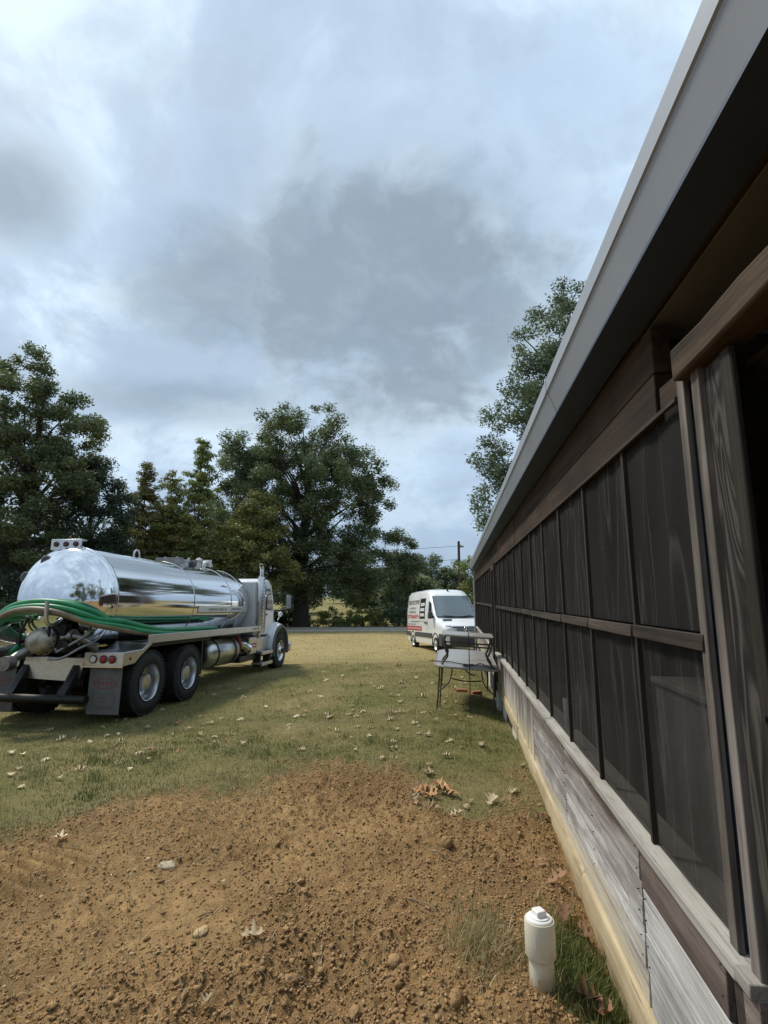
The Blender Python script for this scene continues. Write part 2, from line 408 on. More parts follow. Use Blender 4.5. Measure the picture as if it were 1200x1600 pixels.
# country road crossing behind the yard
simple('asphalt_pale', (.33, .30, .25), 1.0, 0, .2, 3, .3, None, 0.0)
simple('road_line_paint', (.75, .74, .70), .8, 0, .1, 8)
rb = MB(); xs = np.linspace(-160, 160, 81); ringv = []
for x in xs:
    yc = 46.2 + .0004 * x * x - .012 * x
    ringv.append([(x, yc - 2.6, float(ground_z(np.array([x]), np.array([yc - 2.6]))[0]) - .02), (x, yc - 2.5, -.87), (x, yc, -.84), (x, yc + 2.5, -.87), (x, yc + 2.6, -1.0)])
rb.loft(ringv, closed=False, caps=False)
road = tag(rb.build('road', 'asphalt_pale', smooth=True), 'pale grey country road running behind the yard', 'road', kind='structure')
for off in (-2.3, 2.3):
    m = MB()
    m.loft([[(x, 46.2 + .0004 * x * x - .012 * x + off - .06, -.865), (x, 46.2 + .0004 * x * x - .012 * x + off + .06, -.865)] for x in xs], closed=False, caps=False)
    m.build('edge_line', 'road_line_paint', road)

# ------------------------------------------------------------------ house with screened porch
def ex_siding(k, c, add, obj, g): return ex_planks(k, c, add, obj, g, (11, 1.1, 9), (26, 2.2, 22), (.14, .30), .55)
def ex_planks(k, c, add, obj, g, ms=(9, 9, 1.3), ps=(20, 20, 6), yl=(.20, .46), yf=.7):
    sp = k.n('ShaderNodeSeparateXYZ'); k.l(obj, sp.inputs[0]); z = sp.outputs[2]
    m = k.n('ShaderNodeMapping'); k.l(add, m.inputs[0]); m.inputs['Scale'].default_value = ms
    s1 = k.noise(m.outputs[0], 1, 4, .6, .6)
    zz = k.math('ADD', z, k.math('MULTIPLY', k.math('SUBTRACT', s1, .5), .55))
    pm = k.n('ShaderNodeMapping'); k.l(add, pm.inputs[0]); pm.inputs['Scale'].default_value = ps
    peel = k.ramp(k.noise(pm.outputs[0], 1, 6, .7, .4), [(.48, (0, 0, 0)), (.56, (1, 1, 1))])
    c = k.mix(k.math('MULTIPLY', peel, .55), c, (.19, .165, .145))
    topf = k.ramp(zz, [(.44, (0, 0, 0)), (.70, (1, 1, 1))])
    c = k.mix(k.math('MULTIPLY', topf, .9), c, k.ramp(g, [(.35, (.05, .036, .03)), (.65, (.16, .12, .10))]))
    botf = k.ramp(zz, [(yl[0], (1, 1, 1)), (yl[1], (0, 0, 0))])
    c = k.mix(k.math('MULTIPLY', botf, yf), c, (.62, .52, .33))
    return c
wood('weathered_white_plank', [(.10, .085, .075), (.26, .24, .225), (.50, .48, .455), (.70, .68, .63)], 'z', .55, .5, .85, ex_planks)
wood('weathered_white_board', [(.13, .12, .11), (.29, .28, .27), (.45, .445, .43), (.58, .575, .55)], 'y', 1.1, .7)
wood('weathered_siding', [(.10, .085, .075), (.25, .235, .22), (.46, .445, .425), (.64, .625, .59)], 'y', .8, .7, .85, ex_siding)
wood('brown_stained_board', [(.06, .047, .04), (.125, .10, .086), (.20, .17, .15), (.30, .27, .245)], 'y', .7)
wood('grey_ledge_board', [(.16, .145, .125), (.27, .25, .22), (.37, .35, .31), (.46, .44, .40)], 'y', .8, .6)
wood('yellow_sill_timber', [(.22, .165, .095), (.38, .30, .18), (.50, .41, .26), (.56, .48, .33)], 'y', .7)
wood('dark_rail_board', [(.020, .015, .012), (.040, .031, .025), (.070, .056, .047), (.16, .137, .118)], 'y', .7)
wood('dark_mullion', [(.02, .016, .013), (.04, .032, .027), (.06, .05, .043)], 'z', .8)
wood('jamb_dark', [(.006, .005, .004), (.014, .011, .009), (.024, .02, .016), (.05, .043, .036)], 'z', .8)
wood('grey_batten', [(.055, .046, .038), (.13, .115, .10), (.23, .21, .19), (.38, .36, .335)], 'z', .8)
wood('header_brown', [(.011, .007, .004), (.028, .017, .010), (.058, .036, .021), (.115, .076, .046)], 'y', .5)
wood('beam_tan', [(.02, .013, .008), (.05, .034, .02), (.095, .065, .04), (.14, .10, .064)], 'y', .5, .9)
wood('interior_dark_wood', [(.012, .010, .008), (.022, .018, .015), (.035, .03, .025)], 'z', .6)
def mat_wavy():
    k = NT('wavy_grain_plywood'); v = k.coord('Object', (1, 1, .16))
    n = k.noise(v, 9, 2, .45, .8)
    w = k.math('SINE', k.math('MULTIPLY', n, 60))
    c = k.ramp(k.math('ADD', k.math('MULTIPLY', w, .5), .5), [(0, (.007, .006, .005)), (.5, (.022, .019, .016)), (1, (.06, .053, .045))])
    return k.done(k.bsdf(c, .8, 0, k.bump(w, .5, .004), .3))
mat_wavy()
def mat_screen():
    k = NT('insect_screen_mesh')
    v = k.coord('Object', (1, 2.2, .16), (R(-9), 0, 0)); n = k.noise(v, 2.2, 2, .4, .3)
    n2 = k.noise(k.coord('Object'), 1.3, 3, .5)
    crease = k.ramp(n, [(.44, (0, 0, 0)), (.452, (1, 1, 1)), (.475, (0, 0, 0)), (.545, (0, 0, 0)), (.553, (.9, .9, .9)), (.575, (0, 0, 0))])
    c = k.mix(k.math('MULTIPLY', crease, .45), k.ramp(n2, [(.3, (.016, .0145, .013)), (.7, (.026, .024, .022))]), (.10, .094, .086))
    d = k.bsdf(c, .75, 0, None, .2); t = k.n('ShaderNodeBsdfTransparent'); t.inputs[0].default_value = (.8, .8, .8, 1)
    # woven wires: a fine grid of holes
    g1 = k.n('ShaderNodeTexCoord'); sp = k.n('ShaderNodeSeparateXYZ'); k.l(g1.outputs['Object'], sp.inputs[0])
    wv = [k.math('GREATER_THAN', k.math('FRACT', k.math('MULTIPLY', sp.outputs[a], 640.0)), .52) for a in (1, 2)]
    hole = k.math('MULTIPLY', wv[0], wv[1])
    f = k.math('SUBTRACT', k.math('ADD', .70, k.math('MULTIPLY', crease, .12)), k.math('MULTIPLY', hole, .45), True)
    m = k.n('ShaderNodeMixShader'); k.l(f, m.inputs[0]); k.l(t.outputs[0], m.inputs[1]); k.l(d, m.inputs[2])
    return k.done(m.outputs[0])
mat_screen()
simple('gutter_grey_aluminium', (.27, .30, .34), .45, .0, .06, 1.5, .05)
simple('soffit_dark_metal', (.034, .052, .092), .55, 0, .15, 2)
simple('ceiling_panel_grey', (.11, .11, .105), .9, 0, .15, 2, .1)
simple('roof_metal', (.40, .41, .42), .4, .3, .1, 1)
simple('concrete_block_white', (.55, .52, .46), .95, 0, .2, 14, .4)
simple('black_gap', (.008, .008, .008), .9, 0, .1, 4)
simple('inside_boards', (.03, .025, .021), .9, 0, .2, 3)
simple('red_brick', (.38, .15, .08), .95, 0, .25, 18, .4)

house = tag(empty('screened_porch_house', (0, 0, 0), (0, 0, -HA)), 'old wooden house side with long dark screened porch, weathered plank base and grey gutter', 'house')
DW = .75; U0, UD0, UD1, U1 = 1.70, 9.66, 10.35, 18.6
def zb(u): return float(np.interp(u, [1, 3.4, 9.6, 19], [.105, .11, .265, .27]))
# base wall: backing with every plank on it
base = MB().box(.745, .80, 1.52, U1, -.5, .70).build('base_wall', 'black_gap', house)
for a, b in ((2.442, 3.93), (3.935, 5.40)):
    for z0, z1, e in ((.565, .722, .002), (.40, .562, .005), (.245, .397, .001), (.08, .242, .004)):
        rings = []
        for k_ in range(6):
            uu = a + (b - a) * k_ / 5; j = random.uniform(-.0025, .0025) + e; zl = max(z0, zb(uu) - .012)
            rings.append([(.722 + j, uu, zl), (.725 + j, uu, z1 - .003), (.7445, uu, z1), (.7445, uu, zl)])
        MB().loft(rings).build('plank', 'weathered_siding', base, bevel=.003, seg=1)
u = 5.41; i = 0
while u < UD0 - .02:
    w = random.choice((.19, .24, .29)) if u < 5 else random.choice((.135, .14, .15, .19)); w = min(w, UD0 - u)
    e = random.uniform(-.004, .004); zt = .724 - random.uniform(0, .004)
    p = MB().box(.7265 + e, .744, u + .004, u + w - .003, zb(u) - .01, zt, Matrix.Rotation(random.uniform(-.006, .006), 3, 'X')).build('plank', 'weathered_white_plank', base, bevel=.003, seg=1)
    u += w; i += 1
u = UD1 + .12
while u < U1 - .02:
    w = min(random.choice((.14, .16, .2)), U1 - u)
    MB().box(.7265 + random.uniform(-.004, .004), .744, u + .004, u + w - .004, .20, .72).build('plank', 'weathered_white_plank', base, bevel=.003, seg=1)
    u += w
for z0, z1, mt, e in ((.553, .722, 'brown_stained_board', .0), (.392, .548, 'weathered_white_board', .004), (.252, .387, 'weathered_white_board', .001), (.10, .247, 'weathered_white_board', .005)):
    MB().box(.722 + e, .744, 1.735, 2.418, z0, z1, Matrix.Rotation(random.uniform(-.004, .004), 3, 'X')).build('plank', mt, base, bevel=.004, seg=2)
for uu in (1.76, 2.40, 2.47, 3.2, 3.905, 3.965, 4.7, 5.37):
    for zz in (.68, .60, .52, .44, .35, .28): MB().cyl((.7195, uu + random.uniform(-.01, .01), zz), (.73, uu, zz), .0026, n=8).build('nail_head', 'black_gap', base)
MB().box(.724, .744, 1.60, 1.695, -.1, .722).build('corner_board', 'dark_rail_board', base, bevel=.003)
MB().box(.705, .744, 1.53, 1.605, -.1, .74).build('corner_board', 'brown_stained_board', base, bevel=.003)
# ledge boards capping the base wall
for a, b, dz, dx in ((1.615, 4.42, 0, 0), (4.432, 9.66, .006, -.006), (UD1 + .1, U1 + .03, 0, 0)):
    m = MB(); N_ = max(2, int((b - a) / .5)); rings = []
    for k_ in range(N_ + 1):
        u = a + (b - a) * k_ / N_; j = random.uniform(-.003, .003); jz = random.uniform(-.003, .003)
        rings.append([(.694 + dx + j, u, .727 + dz + jz), (.694 + dx + j, u, .763 + dz + jz), (.772, u, .768 + dz + jz), (.772, u, .727 + dz + jz)])
    m.loft(rings).build('ledge_board', 'grey_ledge_board', house, bevel=.004, seg=2)
MB().box(.69, .78, 1.535, 1.61, .735, .772).build('ledge_board', 'grey_ledge_board', house, bevel=.004)
# sill timbers and the skirt board below them
for a, b, dd in ((.9, 3.47, 0), (3.482, 6.6, .004), (6.61, 9.62, .0)):
    m = MB(); rings = []
    for k_ in range(9):
        u = a + (b - a) * k_ / 8; z = zb(u); rings.append([(.703 + dd, u, z - .145), (.703 + dd, u, z - .03), (.712 + dd, u, z - .004), (.7445, u, z + .004), (.7445, u, z - .145)])
    m.loft(rings).build('sill_timber', 'yellow_sill_timber', house, bevel=.006, seg=2)
m = MB(); rings = []
for k_ in range(12):
    u = .9 + 4.9 * k_ / 11; z = zb(u) - .15; rings.append([(.716, u, -.5), (.714 + .004 * sin(k_ * 2.1), u, z), (.744, u, z), (.744, u, -.5)])
m.loft(rings).build('skirt_board', 'yellow_sill_timber', house, bevel=.004)
for u in (7.2, 8.6, 9.45, 12.2, 15, 18):
    MB().box(.68 if u == 9.45 else .72, 1.1, u - .2, u + .2, -.6, zb(u) - .152).build('foundation_block', 'concrete_block_white', house, bevel=.012)

# screens: every bay has an upper and a lower sheet, mullions between, a rail across
Z0, ZM0, ZM1, Z1 = .768, 1.545, 1.60, 2.36
def screen_sheet(u0, u1, z0, z1, ph):
    nu, nz = 14, 12; vs = []; fs = []
    for j in range(nz + 1):
        for i_ in range(nu + 1):
            s = i_ / nu; t = j / nz; ed = sin(pi * s) * sin(pi * t) ** .5
            lean = s + .22 * (t - .5)
            dd = ed * (.010 * sin(lean * 13 + ph) + .006 * sin(lean * 29 + ph * 2.3 + t * 2)) + .004 * ed
            vs.append((DW + .004 + dd, u0 + (u1 - u0) * s, z0 + (z1 - z0) * t))
    for j in range(nz):
        for i_ in range(nu):
            a = j * (nu + 1) + i_; fs.append((a, a + 1, a + nu + 2, a + nu + 1))
    return MB().add(vs, fs).build('screen_panel', 'insect_screen_mesh', house, smooth=True)
mull = [2.30 + .723 * k_ for k_ in range(11)]                     # 2.30 .. 9.53
edges = [1.70] + mull
for k_ in range(len(edges) - 1):
    a, b = edges[k_], edges[k_ + 1]
    screen_sheet(a + .008, b - .008, Z0, ZM0, k_ * 1.7); screen_sheet(a + .008, b - .008, ZM1, Z1, k_ * 2.9 + 1)
for u in mull: MB().box(.737, .762, u - .0115, u + .0115, .766, 2.37, Matrix.Rotation(random.uniform(-.004, .004), 3, 'X')).build('mullion', 'dark_mullion', house, bevel=.002, seg=1)
re_ = [1.66, 2.292, 3.015, 3.74, 5.18, 5.9, 9.52]
for k_ in range(len(re_) - 1):
    e = random.uniform(-.003, .003)
    MB().box(.722 + e, .737, re_[k_] + .012, re_[k_ + 1] - .010, 1.546 + e, 1.596 + e).build('rail_board', 'grey_ledge_board' if k_ == 3 and False else 'dark_rail_board', house, bevel=.003, seg=1)
fm = [UD1 + .12 + .8 * k_ for k_ in range(11)]
for k_ in range(10):
    screen_sheet(fm[k_] + .01, min(fm[k_ + 1], U1) - .01, Z0, 1.54, k_ * 1.3); screen_sheet(fm[k_] + .01, min(fm[k_ + 1], U1) - .01, 1.6, Z1, k_ * 2.1)
    MB().box(.735, .762, fm[k_] - .02, fm[k_] + .02, .766, 2.37).build('mullion', 'dark_mullion', house)
MB().box(.722, .737, UD1 + .12, U1 - .05, 1.545, 1.598).build('rail_board', 'dark_rail_board', house)
MB().box(.71, .80, U1 - .05, U1 + .06, -.4, 2.4).build('corner_post', 'dark_rail_board', house, bevel=.004)
# doorway half way along: frame and screen door
for u in (UD0 - .005, UD1 + .03): MB().box(.705, .79, u, u + .075, -.15, 2.36).build('door_frame_post', 'dark_rail_board', house, bevel=.004)
MB().box(.71, .79, UD0 + .07, UD1 + .03, 2.24, 2.355).build('door_frame_head', 'dark_rail_board', house, bevel=.004)
dr = MB().box(.77, .775, UD0 + .09, UD1 + .01, .15, 2.2).build('screen_door', 'insect_screen_mesh', house)
m = MB(); 
for a, b, c_, d_ in ((UD0 + .075, UD0 + .15, .12, 2.23), (UD1 - .05, UD1 + .025, .12, 2.23), (UD0 + .15, UD1 - .05, .12, .3), (UD0 + .15, UD1 - .05, 2.13, 2.23), (UD0 + .15, UD1 - .05, 1.1, 1.2)):
    m.box(.755, .79, a, b, c_, d_)
m.build('door_frame', 'dark_mullion', dr)
# header and soffit
hb = [1.86, 3.9, 6.4, 9.0, 12.2, 15.4, U1]
for k_ in range(len(hb) - 1):
    for z0, z1, d0 in ((2.345, 2.505, .728), (2.511, 2.685, .736)):
        e = random.uniform(-.005, .005)
        MB().box(d0 + e, .80, hb[k_] + .004, hb[k_ + 1] - .004, z0, z1, Matrix.Rotation(random.uniform(-.0016, .0016), 3, 'X')).build('header_board', 'header_brown', house, bevel=.005, seg=2)
MB().box(.724, .735, 1.70, U1, 2.336, 2.350).build('trim_strip', 'dark_mullion', house)
for k_ in range(7):
    a = -3.2 + k_ * 3.15; b = a + 3.146
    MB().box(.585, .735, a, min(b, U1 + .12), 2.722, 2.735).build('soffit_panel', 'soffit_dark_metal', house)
MB().box(.735, .752, -3.2, 2.02, 2.712, 2.742).build('trim_strip', 'header_brown', house, bevel=.003)
for k_ in range(3):
    a = -3.2 + 1.74 * k_
    MB().box(.753, 2.6, a, a + 1.73, 2.716 - .004 * k_, 2.736).build('ceiling_panel', 'ceiling_panel_grey', house)
MB().box(.753, .80, 2.02, U1, 2.69, 2.735).build('top_plate', 'header_brown', house)
# eave timbers beside the doorway
rings = []
for k_ in range(24):
    uu = 1.63 - 4.63 * k_ / 23; j = [random.uniform(-.007, .007) for _ in range(4)]
    rings.append([(.695 + j[0], uu, 2.376 + j[1]), (.697 + j[2], uu, 2.472 + j[3]), (.80, uu, 2.474), (.80, uu, 2.374 + j[1])])
MB().loft(rings).build('eave_beam', 'beam_tan', house, bevel=.010, seg=2)
MB().box(.84, .93, -3.0, 1.56, 2.315, 2.375).build('eave_beam', 'beam_tan', house, bevel=.008, seg=2)
MB().box(.742, .80, 1.70, 1.86, 2.36, 2.44, Matrix.Rotation(.05, 3, 'X')).build('beam_block', 'header_brown', house, bevel=.006)
MB().box(.765, .90, 1.50, 1.60, 2.20, 2.40).build('bracket', 'black_gap', house, bevel=.01)
MB().cyl((.693, 1.60, 2.425), (.70, 1.60, 2.425), .006, n=10).build('nail_hole', 'black_gap', house)
# battens, wide board and post at the doorway
MB().box(.728, .748, 1.650, 1.695, .766, 2.40, Matrix.Rotation(.010, 3, 'X')).build('batten', 'grey_batten', house, bevel=.003)
MB().box(.755, .77, 1.575, 1.70, .70, 2.40).build('screen_edge_strip', 'soffit_dark_metal', house)
MB().box(.722, .748, 1.535, 1.582, .766, 2.42, Matrix.Rotation(.006, 3, 'X')).build('batten', 'grey_batten', house, bevel=.003)
MB().box(.738, .76, 1.428, 1.532, .60, 2.365).build('wide_board', 'wavy_grain_plywood', house, bevel=.003)
MB().box(.730, .750, 1.372, 1.426, .0, 2.365).build('door_post', 'jamb_dark', house, bevel=.006)
MB().cyl((.724, 1.40, 1.42), (.735, 1.40, 1.42), .008, n=10).build('nail_head', 'black_gap', house)
# porch interior, dark
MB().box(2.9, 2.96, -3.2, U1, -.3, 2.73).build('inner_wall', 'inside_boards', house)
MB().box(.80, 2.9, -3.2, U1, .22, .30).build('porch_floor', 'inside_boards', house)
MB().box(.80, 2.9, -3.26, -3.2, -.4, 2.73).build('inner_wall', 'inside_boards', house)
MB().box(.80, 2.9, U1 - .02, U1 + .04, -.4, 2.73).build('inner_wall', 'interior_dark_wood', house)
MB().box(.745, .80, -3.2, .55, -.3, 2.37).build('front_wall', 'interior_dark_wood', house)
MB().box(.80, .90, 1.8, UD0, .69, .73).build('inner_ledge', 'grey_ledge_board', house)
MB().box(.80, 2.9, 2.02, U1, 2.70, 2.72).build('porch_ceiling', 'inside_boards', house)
# gutter along the eave: lip, ogee face, floor; end cap and downspout
GO = [(.554, 2.953), (.546, 2.947), (.546, 2.872), (.553, 2.868), (.574, 2.812), (.598, 2.742), (.606, 2.736), (.676, 2.736), (.676, 2.745), (.61, 2.745), (.604, 2.75), (.562, 2.87), (.556, 2.876), (.556, 2.944)]
for a, b in ((-3.2, 2.9), (2.904, 9.9), (9.904, U1 + .15)):
    MB().loft([[(p[0], u, p[1]) for p in GO] for u in np.linspace(a, b, 9)]).build('gutter', 'gutter_grey_aluminium', house, smooth=True, angle=14)
for u in (2.88, 9.88): MB().loft([[(p[0] + (-.002 if p[0] < .61 else 0), uu, p[1] - (.002 if p[1] < 2.75 else 0)) for p in GO[1:8]] for uu in (u, u + .05)], closed=False, caps=False).build('gutter_joint', 'gutter_grey_aluminium', house)
MB().prism([(p[0], p[1]) for p in [(.55, 2.95), (.548, 2.865), (.60, 2.738), (.675, 2.738), (.675, 2.95)]], U1 + .151, U1 + .156, 'xz').build('gutter_end_cap', 'gutter_grey_aluminium', house)
MB().tube(spline([(.63, U1 + .09, 2.737), (.63, U1 + .09, 2.67), (.665, U1 + .10, 2.58), (.69, U1 + .11, 2.5), (.692, U1 + .11, 2.3), (.692, U1 + .11, .1), (.66, U1 + .11, -.25), (.60, U1 + .11, -.32)], 6), .036, 12).build('downspout', 'gutter_grey_aluminium', house, smooth=True)
MB().box(.677, .70, -3.2, U1 + .12, 2.738, 2.95).build('fascia', 'gutter_grey_aluminium', house)
rf = MB().loft([[(.60, u, 2.957), (4.6, u, 3.96), (8.6, u, 2.957), (8.6, u, 2.93), (4.6, u, 3.93), (.68, u, 2.952)] for u in (-3.3, U1 + .2)]).build('roof', 'roof_metal', house)
for k_ in range(26):
    u = -3.1 + k_ * .86
    MB().prism([(.66, 2.973), (4.6, 3.962), (4.6, 3.985), (.66, 2.997)], u, u + .03, 'xz').build('roof_rib', 'roof_metal', rf)
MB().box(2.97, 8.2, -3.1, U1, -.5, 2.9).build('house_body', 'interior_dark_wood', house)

# things on and beside the porch
simple('white_plastic', (.62, .62, .60), .45, 0, .08, 10)
simple('dusty_grey', (.25, .24, .22), .8, 0, .2, 9)
def hp(d, u, z): return (d * HN[0] + u * HU[0], d * HN[1] + u * HU[1], z)
cup = MB(); cup.lathe([(0, .03), (.0, .036), (.21, .043), (.215, .040), (.02, .03)], 'z', 20)
cup = cup.build('tall_cup', 'white_plastic', None, smooth=True); cup.location = hp(.85, 4.30, .73)
tag(cup, 'tall pale cup standing on the inner ledge behind the porch screen', 'cup')
bx_ = MB(); bx_.box(-.22, .22, -.6, .6, 0, .86).box(-.24, .24, -.62, .62, .86, .90); cab = bx_.build('cabinet', 'dusty_grey', None, bevel=.01)
cab.location = hp(1.5, 3.1, .30); cab.rotation_euler = (0, 0, -HA); tag(cab, 'low grey cabinet dimly seen through the porch screen', 'cabinet')

# ------------------------------------------------------------------ septic tank truck
def metal(name, col, rough, var=.04, bump=0.0, aniso=0):
    k = NT(name); v = k.coord('Object'); n = k.noise(v, 2.5, 4, .6); n2 = k.noise(v, 14, 5, .65)
    c = k.ramp(n2, [(.3, tuple(a * (1 - var * 2) for a in col)), (.65, col)])
    r = k.math('ADD', rough, k.math('MULTIPLY', k.math('SUBTRACT', n, .45), .10), True)
    nm = k.bump(n, bump, .02) if bump else None
    return k.done(k.bsdf(c, r, 1.0, nm))
metal('polished_tank_steel', (.80, .81, .83), .07, .03, .006)
metal('brushed_aluminium', (.62, .63, .64), .30, .08, .05)
metal('chrome', (.80, .81, .83), .16, .08)
metal('wheel_silver', (.66, .67, .69), .30, .12)
metal('dull_steel', (.30, .29, .28), .42, .25, .1)
metal('dark_iron', (.05, .048, .046), .5, .2)
simple('tyre_rubber', (.018, .018, .018), .82, 0, .35, 5, .2)
simple('black_paint', (.012, .012, .013), .45, 0, .2, 6)
simple('rubber_flap', (.125, .12, .115), .8, 0, .2, 4, .1)
simple('cab_white_paint', (.74, .76, .78), .25, 0, .03, 2, 0, .6)
simple('cab_shaded_white', (.66, .67, .67), .32, .1, .04, 2)  # white cab paint with the shade on the rear panel put into the colour
simple('wheel_arch_grey', (.07, .08, .09), .6, 0, .1, 3)
simple('glass_dark', (.012, .016, .018), .06, 0, .1, 3, 0, None, .8)
simple('lamp_red', (.30, .012, .015), .25, 0, .15, 20)
simple('lamp_dark_red', (.06, .012, .012), .3, 0, .15, 20)
simple('lamp_white', (.70, .70, .68), .2, 0, .1, 20)
simple('hose_green', (.016, .22, .085), .42, 0, .3, 5, .12)
simple('hose_tan', (.20, .155, .095), .5, 0, .25, 5, .12)
simple('tan_blotched_cast', (.34, .31, .25), .45, .35, .5, 9, .2)
simple('label_red', (.50, .05, .06), .5, 0, .1, 9)
simple('label_blue', (.03, .05, .22), .5, 0, .1, 9)
simple('decal_white', (.78, .79, .80), .35, 0, .03, 4)
simple('decal_maroon', (.19, .045, .045), .6, 0, .25, 8)
simple('decal_grey', (.14, .12, .115), .7, 0, .2, 8)

TA = R(7.2)
truck = tag(empty('tank_truck', (-5.19, 9.20, -.215), (R(-1.15), 0, -TA)), 'white-cabbed tank truck with polished steel tank parked on the lawn', 'truck')
def tp(mb, name, mat, parent=None, **k): return mb.build(name, mat, parent or truck, **k)

# --- chassis
m = MB()
for s in (-1, 1): m.box(s * .43 - .045, s * .43 + .045, -.75, 8.0, .78, 1.03)
for y in (-.7, .65, 2.2, 4.2, 5.6): m.box(-.385, .385, y, y + .12, .80, .98)
tp(m, 'frame_rail', 'black_paint')
for y in (0, 1.35):
    tp(MB().cyl((-.95, y, .52), (.95, y, .52), .085, n=14).lathe([(-.2, .08), (-.14, .2), (.14, .2), (.2, .08)], 'x', 18, (0, y, .52)), 'axle', 'dark_iron', smooth=True)
tp(MB().cyl((-.9, 6.95, .52), (.9, 6.95, .52), .06, n=12), 'axle', 'dark_iron', smooth=True)

# --- wheels
def tyre_mesh(w):
    prof = [(-w / 2 + .02, .295), (-w / 2, .33), (-w / 2 - .008, .40), (-w / 2 + .005, .47), (-w / 2 + .03, .507), (-w / 2 + .05, .52), (-.045, .524), (-.044, .508), (-.03, .508), (-.029, .524), (.029, .524), (.03, .508), (.044, .508), (.045, .524), (w / 2 - .05, .52), (w / 2 - .03, .507), (w / 2 - .005, .47), (w / 2 + .008, .40), (w / 2, .33), (w / 2 - .02, .295)]
    m = MB(); m.lathe(prof, 'x', 56)
    for k_ in range(44):
        q = 2 * pi * k_ / 44
        for s in (-1, 1):
            rot = Matrix.Rotation(q, 3, 'X'); c = rot @ Vector((s * (w / 2 - .035), 0, .516))
            vs = [tuple(c + rot @ Vector((a, b, e))) for a in (-.03, .03) for b in (-.022, .022) for e in (-.018, .016)]
            m.add(vs, [(0, 1, 3, 2), (4, 6, 7, 5), (0, 4, 5, 1), (2, 3, 7, 6), (0, 2, 6, 4), (1, 5, 7, 3)])
    return m
def rim_rear():      # deep dish seen from the outside (+x)
    m = MB()
    m.lathe([(.125, .292), (.14, .30), (.132, .288), (.10, .278), (.06, .268), (-.02, .262), (-.05, .255), (-.062, .225), (-.066, .15), (-.06, .145)], 'x', 48)
    m.lathe([(-.066, .15), (-.02, .145), (.06, .135), (.09, .125), (.10, .06), (.10, .0)], 'x', 32)
    for k_ in range(10):
        q = 2 * pi * k_ / 10; m.cyl((-.066, .168 * cos(q), .168 * sin(q)), (-.03, .168 * cos(q), .168 * sin(q)), .014, n=6)
    return m
def rim_front():
    m = MB()
    m.lathe([(.125, .292), (.14, .30), (.132, .288), (.105, .272), (.09, .262), (.07, .25), (.095, .20), (.105, .15), (.105, .14)], 'x', 48)
    m.lathe([(.105, .14), (.16, .11), (.18, .09), (.195, .06), (.197, .0)], 'x', 28)
    for k_ in range(10):
        q = 2 * pi * k_ / 10; m.cyl((.10, .168 * cos(q), .168 * sin(q)), (.145, .168 * cos(q), .168 * sin(q)), .015, n=6)
    return m
def holes(x, r):
    m = MB()
    for k_ in range(10):
        q = 2 * pi * (k_ + .5) / 10; m.lathe([(x, .026), (x + .003, .022), (x + .003, .0)], 'x', 10, (0, r * cos(q), r * sin(q)))
    return m
def make_wheel(x, y, flip, front=False):
    e = empty('wheel', (x, y, .525), (0, 0, pi if flip else 0), truck)
    ty = tyre_mesh(.27).build('tyre', 'tyre_rubber', e, smooth=True, angle=30)
    (rim_front() if front else rim_rear()).build('rim', 'wheel_silver', e, smooth=True, angle=35)
    holes(.082 if front else -.064, .225 if front else .222).build('rim_hole', 'black_paint', e)
    if front: MB().lathe([(.19, .075), (.215, .07), (.225, .05), (.228, 0)], 'x', 20).build('hub_cap', 'dark_iron', e, smooth=True)
    return e
w0 = make_wheel(1.075, 0, False)
def put(src, x, y, flip):
    c = copy_tree(src, truck); c.location = (x, y, .525); c.rotation_euler = (0, 0, pi if flip else 0); return c
put(w0, 1.075, 1.35, False)
for y in (0, 1.35):
    put(w0, -1.075, y, True); put(w0, .74, y, True); put(w0, -.74, y, False)
wf = make_wheel(1.06, 6.95, False, True); put(wf, -1.06, 6.95, True)

# --- the tank
TZ, TR = 1.90, .87
prof = [(-.98, .001)] + [(-.60 - .38 * cos(q), TR * sin(q) * 1.0) for q in np.linspace(.08, pi / 2, 14)] + [(y, TR) for y in np.linspace(-.5, 5.0, 9)] + [(5.0 + .32 * sin(q), TR * cos(q)) for q in np.linspace(.1, pi / 2 - .02, 10)] + [(5.32, .001)]
tank = tp(MB().lathe(prof, 'y', 96, (0, 0, TZ)), 'tank', 'polished_tank_steel', smooth=True, angle=60)
for y, h, w in ((-.58, .02, .035), (2.05, .006, .022), (3.95, .008, .025), (4.72, .006, .022)):
    MB().lathe([(y - w, TR - .004), (y - w * .6, TR + h), (y + w * .6, TR + h), (y + w, TR - .004)], 'y', 96, (0, 0, TZ)).build('tank_band', 'brushed_aluminium' if y > 0 else 'chrome', tank, smooth=True, angle=60)
